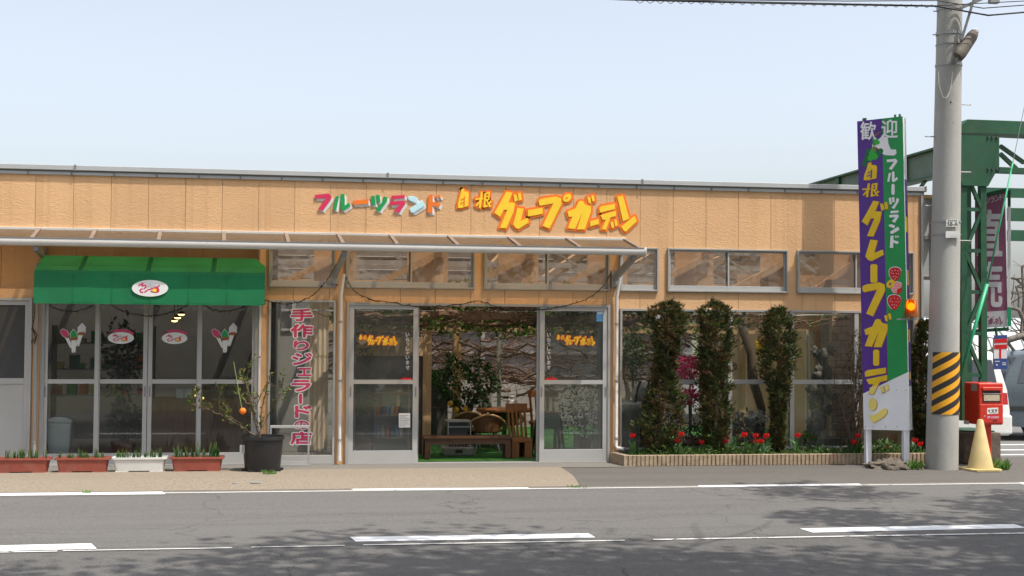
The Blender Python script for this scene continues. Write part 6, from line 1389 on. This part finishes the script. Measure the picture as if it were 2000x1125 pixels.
# citrus in a tub behind
Y = 2.6; c = at(915, 880, Y); ct2 = thing('indoor_citrus', (c.x, Y, FZ), 'dark leafy citrus tree with yellow fruit inside the hall', 'citrus tree')
MB().lathe([(.16, FZ), (.21, .36), (.23, .36), (.23, .40), (.2, .4)], (c.x, Y, 0), 20).build('tub', 'black_plastic', ct2, smooth=SM); mb = MB(); tips = []; random.seed(12)
for k in range(5): twig_tree(mb, (c.x, Y, .38), (random.gauss(0, .5), random.gauss(0, .4), 1), random.uniform(.4, .6), .02, 2, tips, .7, 4)
mb.build('branch', 'bark', ct2); mb = MB(); cl = []
for _ in range(1500):
    u = random.gauss(0, 1), random.gauss(0, 1), random.gauss(0, 1); d = Vector(u).normalized(); rr = random.uniform(.5, 1) ** .5; lump = 1 + .25 * math.sin(d.x * 7 + d.z * 5)
    p = Vector((c.x - .08, Y, .92)) + Vector((d.x * .46, d.y * .4, d.z * .40)) * rr * lump
    if p.x > c.x + .12: p.z -= .22 * (p.x - c.x)
    k = random.uniform(.4, 1.5); leaf_quad(mb, cl, p, d + Vector((random.gauss(0, .8), random.gauss(0, .8), random.gauss(0, .8))), random.uniform(.05, .09), random.uniform(.025, .045), (.045 * k, .10 * k, .022 * k))
mb.build('foliage', 'leaf', ct2, cols=cl)
for px, py in ((892, 800), (909, 799), (945, 808), (880, 788)): MB().ball(at(px, py, Y - .33), .042, 12, 8).build('fruit', 'yellow_fruit', ct2, smooth=True)
# stacked green stools
Y = .7; x0 = at(1046, 850, Y).x; 
for k in range(4):
    t = thing('stacking_stool', (x0 + .2, Y, FZ), ('lowest', 'second lowest', 'second highest', 'top')[k] + ' green tubular stool in the stack behind the right door', 'stool', 'stacked green stools'); zz = .40 + k * .06; sh = .01 * k
    for y in (Y, Y + .28): MB().tube([(x0 + sh, y, FZ + k * .06), (x0 + sh + .03, y, zz - .03), (x0 + sh + .06, y, zz), (x0 + .34 - sh, y, zz), (x0 + .37 - sh, y, zz - .03), (x0 + .40 - sh, y, FZ + k * .06)], .012, 6).build('leg_frame', 'stool_green', t, smooth=True)
    MB().box(x0 + .06, x0 + .34, Y + .0, Y + .28, zz + .012, zz + .03).build('seat', 'wood_orange' if k == 3 else 'stool_green', t, bevel=.005)
# pale boots by the right door
for k, px in enumerate((1126, 1163)):
    Y = .35; c = at(px, 885, Y); t = thing('rubber_boot', (c.x, Y, FZ), ('left' if k == 0 else 'right') + ' one of two pale upright boots behind the right door', 'boot', 'pale boots'); zt4 = at(px, 847, Y).z
    MB().tube([(c.x, Y, FZ + .02), (c.x, Y, .15), (c.x + .005, Y, zt4)], [.05, .042, .046], 12).build('shaft', 'boot', t, smooth=True); MB().ball((c.x - .05, Y - .03, FZ + .035), (.085, .045, .035), 12, 7).build('foot', 'boot', t, smooth=True)
# leafy plant and shelf behind the left door
def bush(name, lab, cat, px, py, Y, rx, rz, n, col, lw=.035, z0=FZ, stem=True, m='leaf', part='foliage', seed=0):
    random.seed(100 + seed + px); c = at(px, py, Y); t = thing(name, (c.x, Y, z0), lab, cat); mb = MB(); cl = []
    for _ in range(n):
        d = Vector((random.gauss(0, 1), random.gauss(0, 1), random.gauss(0, 1))).normalized(); k = random.uniform(.45, 1.4); p = c + Vector((d.x * rx, d.y * rx * .7, d.z * rz)) * random.uniform(.3, 1) * (1 + .2 * math.sin(d.x * 9 + d.z * 7)); leaf_quad(mb, cl, p, d + Vector((random.gauss(0, .7), random.gauss(0, .7), random.gauss(0, .7))), lw * random.uniform(1, 2), lw * random.uniform(.5, 1), tuple(q * k for q in col))
    mb.build(part, m, t, cols=cl)
    if stem: mb = MB(); mb.tube([(c.x, Y, z0), (c.x + .02, Y, (z0 + c.z) / 2), c], [.02, .016, .01], 6); mb.build('stem', 'bark', t); MB().lathe([(.09, z0), (.13, z0 + .2), (.14, z0 + .2), (.13, z0 + .22)], (c.x, Y, 0), 16).build('pot', 'terracotta', t, smooth=SM)
    return t
bush('trailing_plant', 'tall dark leafy plant behind the left entrance door glass', 'plant', 708, 760, .5, .17, .75, 700, (.05, .10, .025))
bush('palm_plant', 'dark spiky plant inside the second gelato door leaf', 'plant', 238, 700, 1.0, .30, .55, 420, (.04, .07, .03), .06)
bush('potted_palm', 'lower spiky plant in a pale pot inside the second gelato leaf', 'plant', 246, 820, .7, .24, .24, 260, (.04, .07, .03), .06)
bush('green_bush', 'green leafy bush behind the narrow window right of the entrance', 'bush', 1235, 690, 1.2, .22, .42, 600, (.06, .14, .03))
bush('azalea_bush', 'bright magenta azalea behind the window between the first two conifers', 'azalea', 1347, 722, 1.25, .28, .21, 900, (.75, .04, .22), .035, FZ, True, 'azalea', 'blossom')
bush('azalea_bush', 'small magenta azalea low behind the window between the first two conifers', 'azalea', 1345, 775, 1.1, .2, .13, 400, (.70, .04, .20), .035, FZ, True, 'azalea', 'blossom', 3)
bush('dark_bush', 'dark green bush below the magenta azalea inside the window', 'bush', 1350, 850, .6, .3, .22, 500, (.04, .07, .025))
bush('white_flowers', 'white flowering plant low inside the window between the conifers', 'flowers', 1480, 815, 1.0, .16, .09, 260, (.7, .7, .7), .03, FZ, True, 'azalea', 'blossom')
bush('foliage_plant', 'dark foliage plant behind the window right of the second conifer', 'bush', 1455, 840, .7, .24, .25, 420, (.04, .07, .03), .05)
bush('dark_plant', 'dark leafy plant behind the right entrance door', 'bush', 1140, 800, 1.1, .42, .42, 800, (.035, .06, .025))
# shelf with notices behind the left door
Y = .9; a, b = at(732, 800, Y).x, at(800, 800, Y).x; t = thing('display_shelf', ((a + b) / 2, Y, FZ), 'grey display shelf with small goods behind the left entrance door', 'shelf')
for z in (.25, .55, .85): MB().box(a, b, Y, Y + .25, z, z + .02).build('shelf_board', 'timber', t)
for x in (a, b - .02): MB().box(x, x + .02, Y, Y + .25, FZ, 1.05).build('upright', 'truss', t)
MB().box(a, b, Y + .255, Y + .27, FZ, 1.05).build('back_board', 'wall_grey', t)
random.seed(8)
for k in range(12): 
    x = a + .03 + (b - a - .1) * (k % 6) / 6; z = .27 if k < 6 else .57; g = tag(MB().lathe([(.025, 0), (.03, .1), (.012, .13), (.012, .16)], (x + .02, Y + .1, z), 10).build('bottle', ('azure', 'white_plastic', 'orange_sign', 'post_blue')[k % 4]), ('first', 'second', 'third', 'fourth', 'fifth', 'sixth')[k % 6] + ' small bottle from the left on the ' + ('lower' if k < 6 else 'upper') + ' board of the display shelf', 'bottle', 'goods on the ' + ('lower' if k < 6 else 'upper') + ' shelf board')
t = tag(MB().box(at(747, 790, .3).x, at(781, 790, .3).x, .3, .304, at(760, 793, .3).z, at(760, 768, .3).z).build('brown_notice', 'notice'), 'brown paper notice hanging behind the left entrance door', 'notice')
# cloth screens behind the lettered window
x0, x1 = fx(604, 735, 1.8), fx(641, 735, 1.8); t = thing('beige_screen', ((x0 + x1) / 2, 1.8, FZ), 'beige pleated screen behind the lettered window', 'screen'); mb = MB()
for k in range(8): xa, xb = x0 + (x1 - x0) * k / 8, x0 + (x1 - x0) * (k + 1) / 8; mb.quad((xa, 1.8 + .012 * (k % 2), FZ), (xb, 1.8 + .012 * ((k + 1) % 2), FZ), (xb, 1.8 + .012 * ((k + 1) % 2), 2.36), (xa, 1.8 + .012 * (k % 2), 2.36))
mb.build('cloth', 'beige_cloth', t); MB().bar((x0, 1.8, 2.38), (x1, 1.8, 2.38), .02).build('rod', 'galv', t)
x0, x1 = fx(546, 735, 1.7), fx(604, 735, 1.7) - .01; t = thing('grey_screen', ((x0 + x1) / 2, 1.7, FZ), 'grey panel screen left of the beige one behind the lettered window', 'screen'); MB().box(x0, x1, 1.7, 1.73, FZ, 1.62).build('panel', 'wall_grey', t); MB().box(x0 - .04, x0 - .002, 1.69, 1.74, FZ, 2.3).build('post', 'truss', t)
# gelato corner: counter, bin, lamps
Y = .8; a, b = fx(295, 780, Y), fx(384, 780, Y); z1 = fz(340, 783, Y); t = thing('counter', ((a + b) / 2, Y, FZ), 'brown panelled counter inside the gelato corner', 'counter'); MB().box(a, b + .9, Y, Y + .5, FZ, z1).build('front', 'counter', t); MB().box(a - .02, b + .92, Y - .03, Y + .53, z1 + .001, z1 + .03).build('top', 'counter', t)
for k in range(4): MB().box(a + .02 + k * .22, a + .22 + k * .22 - .015, Y - .012, Y - .001, .1, z1 - .05).build('panel', 'counter', t)
for k, px in enumerate((352, 368)): c = at(px, 778, Y + .1); tag(MB().box(c.x - .05, c.x + .05, Y + .05, Y + .15, z1 + .031, z1 + .16).build('white_box', 'label_white', bevel=.004), ('left' if k == 0 else 'right') + ' white box on the brown gelato counter', 'box', 'white boxes on the counter')
c = at(117, 870, .22); c.z = FZ; zb4 = fz(117, 815, .22); t = thing('waste_bin', c, 'pale grey waste bin with domed lid inside the leftmost gelato door', 'bin'); w = .15
mb = MB(); mb.add([(c.x + sx * w * k, .22 + sy * .11 * k, z) for z, k in ((FZ, .82), (zb4 - .06, 1)) for sx, sy in ((-1, -1), (1, -1), (1, 1), (-1, 1))], [(3, 2, 1, 0), (4, 5, 6, 7), (0, 1, 5, 4), (1, 2, 6, 5), (2, 3, 7, 6), (3, 0, 4, 7)]); mb.build('body', 'bin', t, bevel=.02, seg=2)
mb = MB(); mb.add([(c.x + w * 1.06 * math.cos(R(a)), .22 + s * .12, zb4 - .058 + .07 * math.sin(R(a))) for s in (-1, 1) for a in range(0, 181, 20)], [(i, i + 1, 11 + i, 10 + i) for i in range(9)] + [tuple(range(10))[::-1], tuple(range(10, 20))]); mb.build('lid', 'bin', t, smooth=SM)
for k, (px, py, Y) in enumerate(((354, 613.5, 2.0), (347, 620, 2.6), (341, 626, 3.2))):
    c = at(px, py, Y); t = thing('pendant_lamp', c, ('highest', 'middle', 'lowest')[k] + ' of three warm pendant lamps glowing inside the gelato corner', 'lamp', 'warm pendant lamps'); MB().lathe([(.06, -.0), (.05, .02), (.015, .04)], c, 16).build('shade', 'wall_dark', t, smooth=SM); MB().ball(c + Vector((0, 0, -.002)), (.048, .048, .022), 12, 8).build('bulb', 'bulb_warm', t, smooth=True); MB().tube([c + Vector((0, 0, .06)), (c.x, c.y, 2.42)], .006, 5).build('cord', 'cable', t)
t = thing('wooden_board', (fx(410, 870, .6), .6, FZ), 'reddish wooden board leaning inside the rightmost gelato leaf', 'board'); MB().bar((fx(404, 870, .6), .6, FZ), (fx(426, 790, .7), .7, .75), .05, .02).build('plank', 'wood_orange', t)
t = thing('dark_cabinet', (fx(440, 820, 1.0), 1.0, FZ), 'dark brown cabinet inside the rightmost gelato leaf', 'cabinet'); a, b = fx(395, 820, 1.0), fx(478, 820, 1.0); MB().box(a, b, 1.0, 1.4, FZ, .95).build('carcass', 'wood_dark', t)
for k in range(2): MB().box(a + .01 + k * (b - a) / 2, a + (k + 1) * (b - a) / 2 - .01, .985, .999, .05, .92).build('cabinet_door', 'wood_dark', t)
random.seed(66)
t = thing('goods_rack', (fx(140, 720, 1.4), 1.4, FZ), 'rack of mixed goods dim behind the leftmost gelato door', 'rack'); a, b = fx(100, 720, 1.4), fx(300, 720, 1.4)
for z in (.8, 1.15, 1.5): MB().box(a, b, 1.4, 1.65, z, z + .02).build('board', 'truss', t)
for x in (a, b - .03): MB().box(x, x + .03, 1.4, 1.65, FZ, 1.75).build('upright', 'truss', t)
gd_ = ('beige_cloth', 'grape_green', 'notice', 'pink_red', 'timber_tan', 'cream_yellow', 'grape_dark', 'orange_sign')
for k in range(24): x = a + .06 + (b - a - .15) * (k % 8) / 8 + random.uniform(-.02, .02); z = (.82, 1.17, 1.52)[k // 8]; h = random.uniform(.06, .2); MB().box(x, x + random.uniform(.06, .14), 1.42, 1.55, z + .001, z + h).build('pack', gd_[random.randrange(8)], t)
# relief statue, barrel smoker, other things behind the right windows
random.seed(14); c = at(1606, 860, 1.1); t = thing('stone_relief', (c.x, 1.1, FZ), 'grey carved stone figure group behind the window beside the brick pier', 'sculpture')
MB().box(c.x - .25, c.x + .25, 1.0, 1.4, FZ, .22).build('plinth', 'relief', t, bevel=.01)
mb = MB()
for i in range(46):                              # many small worn forms rising in a narrowing stack
    u = random.random() ** .9; dz = .26 + 1.22 * u; dx = random.gauss(0, .12 * (1.15 - .6 * u)) + .04 * math.sin(u * 9); r = random.uniform(.035, .085) * (1.25 - .4 * u)
    rock('figure_mass', 'relief', t, (c.x + dx, 1.19 + random.gauss(0, .04), dz), (r * random.uniform(.6, 1.1), r * .8, r * random.uniform(.8, 1.7)), i + 3, 2, .7)
c = at(1227, 800, .5); t = thing('drum_smoker', (c.x, .5, FZ), 'pale grey metal drum with domed lid behind the narrow window', 'drum'); MB().lathe([(.16, FZ), (.16, .62)], (c.x, .5, 0), 24).build('drum', 'heater', t, smooth=SM); MB().tube([(c.x - .16, .5, .64), (c.x + .16, .5, .64)], .15, 20).build('lid', 'galv', t, smooth=SM)
c = at(1262, 775, .6); t = thing('covered_bundle', (c.x, .6, FZ), 'white cloth-covered bundle with black straps behind the first conifer', 'bundle'); rock('cloth', 'white_plastic', t, (c.x, .6, .86), (.2, .15, .17), 5, 3, .3)
for k in range(3): MB().tube([(c.x - .2 + k * .14, .42, .75), (c.x - .16 + k * .14, .44, .95), (c.x - .1 + k * .12, .52, 1.04)], .016, 6).build('strap', 'rubber', t)
MB().box(c.x - .2, c.x + .2, .5, .75, FZ, .7).build('stand', 'wall_dark', t)
c = at(1470, 700, 1.4); t = thing('yellow_banner', (c.x, 1.4, 1.2), 'small yellow cloth hanging behind the third conifer', 'banner'); mb = MB(); mb.prism([at(1475, 668, 1.4), at(1490, 656, 1.4), at(1492, 690, 1.4), at(1482, 694, 1.4)], (0, -1, 0), .01, back=True); mb.build('cloth', 'yellow_cloth', t)
MB().tube([at(1486, 656, 1.41), (at(1486, 656, 1.41).x, 1.41, 2.4)], .004, 4).build('cord', 'cable', t)
t = thing('trunk_vine', (at(1478, 880, 1.1).x, 1.1, FZ), 'thick twisted vine trunk rising behind the second window bay', 'vine'); MB().tube([at(1482, 880, 1.1), at(1488, 800, 1.1), at(1470, 740, 1.1), at(1466, 690, 1.15), at(1450, 640, 1.2), at(1455, 600, 1.3)], [.07, .06, .075, .06, .07, .05], 10).build('trunk', 'bark', t, smooth=True)
# inner doorways seen through the last bays
ip = thing('inner_partition', (fx(1590, 750, 2.2), 2.2, FZ), 'tan inner partition with a white-framed doorway behind the last window bays', 'partition')
a, b = fx(1440, 700, 2.2), fx(1668, 700, 2.2); MB().box(a, b, 2.2, 2.3, 1.75, 2.6).build('upper_wall', 'timber_tan', ip)
for px in (1445, 1592, 1665): x = fx(px, 700, 2.2); MB().box(x, x + .10, 2.18, 2.32, FZ, 1.749).build('post', 'timber', ip)
MB().box(fx(1600, 700, 2.2), fx(1665, 700, 2.2), 2.25, 2.28, FZ, 1.749).build('board', 'wall_grey', ip)
for px in (1575, 1583): x = fx(px, 700, 2.2); MB().box(x, x + .03, 2.2, 2.24, FZ, 1.749).build('door_frame', 'white_sign', ip)

# ================================================================== trees across the road (they shade it and show in the glass)
def tree(c, h, cr, lab, n, seed, col=(.05, .095, .022), lz=.5, leaf=.13, lean=(0, 0)):
    random.seed(seed); t = thing('roadside_tree', c, lab, 'tree', 'trees on the camera side of the road'); c = Vector(c); mb = MB(); tips = []
    mb.tube([c, c + Vector((.1, .05, h * .25)), c + Vector((-.05 + lean[0] * .5, .1 + lean[1] * .5, h * .5)), c + Vector((lean[0], lean[1], h * .8))], [.24, .19, .15, .05], 9)
    for i in range(11): a = random.uniform(0, 6.28); twig_tree(mb, c + (lambda u: Vector((lean[0] * u, lean[1] * u, h * u)))(random.uniform(.35, .75)), (math.cos(a), math.sin(a), .5), cr * random.uniform(.6, .95), .07, 2, tips, .5, 4)
    mb.build('trunk', 'bark_grey', t); mb = MB(); cl = []
    lumps = [(Vector((random.gauss(0, .48), random.gauss(0, .48), random.uniform(-.5, .6))), random.uniform(.28, .5)) for _ in range(24)]
    for _ in range(n):
        q, r = random.choice(lumps); d = Vector((random.gauss(0, 1), random.gauss(0, 1), random.gauss(0, 1))).normalized() * r * random.uniform(.5, 1); p = q + d
        k = random.uniform(.5, 1.4); leaf_quad(mb, cl, c + Vector((lean[0] + p.x * cr, lean[1] + p.y * cr, h * (1 - lz / 2) + p.z * h * lz * .5)), (random.gauss(0, 1), random.gauss(0, 1), random.gauss(0, .7)), leaf * random.uniform(.8, 1.8), leaf * random.uniform(.6, 1), tuple(v * k for v in col))
    mb.build('crown', 'leaf', t, cols=cl)
TREES = [((12.4, -10.8, -.1), 10.8, 2.5, 'broadleaf tree on the near verge just right of the view, leaning over the road', 6500, 1), ((8.6, -12.6, -.1), 13.2, 3.6, 'tall broadleaf tree on the near verge further right, its crown over the lane', 9500, 2), ((3.3, -13.6, -.1), 12.8, 4.2, 'broadleaf tree on the near verge close beside the viewpoint', 11000, 3),
         ((-9, -25, -.1), 9, 3.6, 'leafy tree behind the viewpoint, far left', 2200, 5), ((-3, -27, -.1), 10, 3.8, 'leafy tree behind the viewpoint, left of centre', 2200, 6), ((4, -26, -.1), 9.5, 3.8, 'leafy tree behind the viewpoint, centre', 2200, 7), ((11, -27, -.1), 10, 4, 'leafy tree behind the viewpoint, right of centre', 2200, 8), ((18, -25, -.1), 9, 4, 'leafy tree behind the viewpoint, far right', 2200, 9), ((26, -26, -.1), 10, 4.2, 'leafy tree behind the viewpoint, rightmost', 2000, 10)]
for c, h, cr, lab, n, sd in TREES: tree(c, h, cr, lab, n, sd, leaf=.17 if c[1] > -20 else .24, lz=.5 if c[1] > -20 else .85, lean=(-1.7, 1.8) if sd == 1 else (0, 0))
random.seed(99); mb = MB(); cl = []
hd = thing('hedge', (8, -30, -.1), 'long dense unseen hedge added behind the viewpoint to darken the window reflections', 'hedge'); MB().box(-20, 40, -30.4, -29.8, -.1, 2.4).build('stem_mass', 'bark', hd)  # unseen, added to give the lower panes something dark to reflect
for _ in range(9000):
    x = random.uniform(-20, 40); z = random.uniform(-.1, 3.0); k = random.uniform(.4, 1.3); leaf_quad(mb, cl, (x, -29.7 + random.gauss(0, .25), z), (random.gauss(0, 1), random.gauss(0, 1), random.gauss(0, 1)), .35, .24, (.045 * k, .08 * k, .02 * k))
mb.build('foliage', 'leaf', hd, cols=cl)
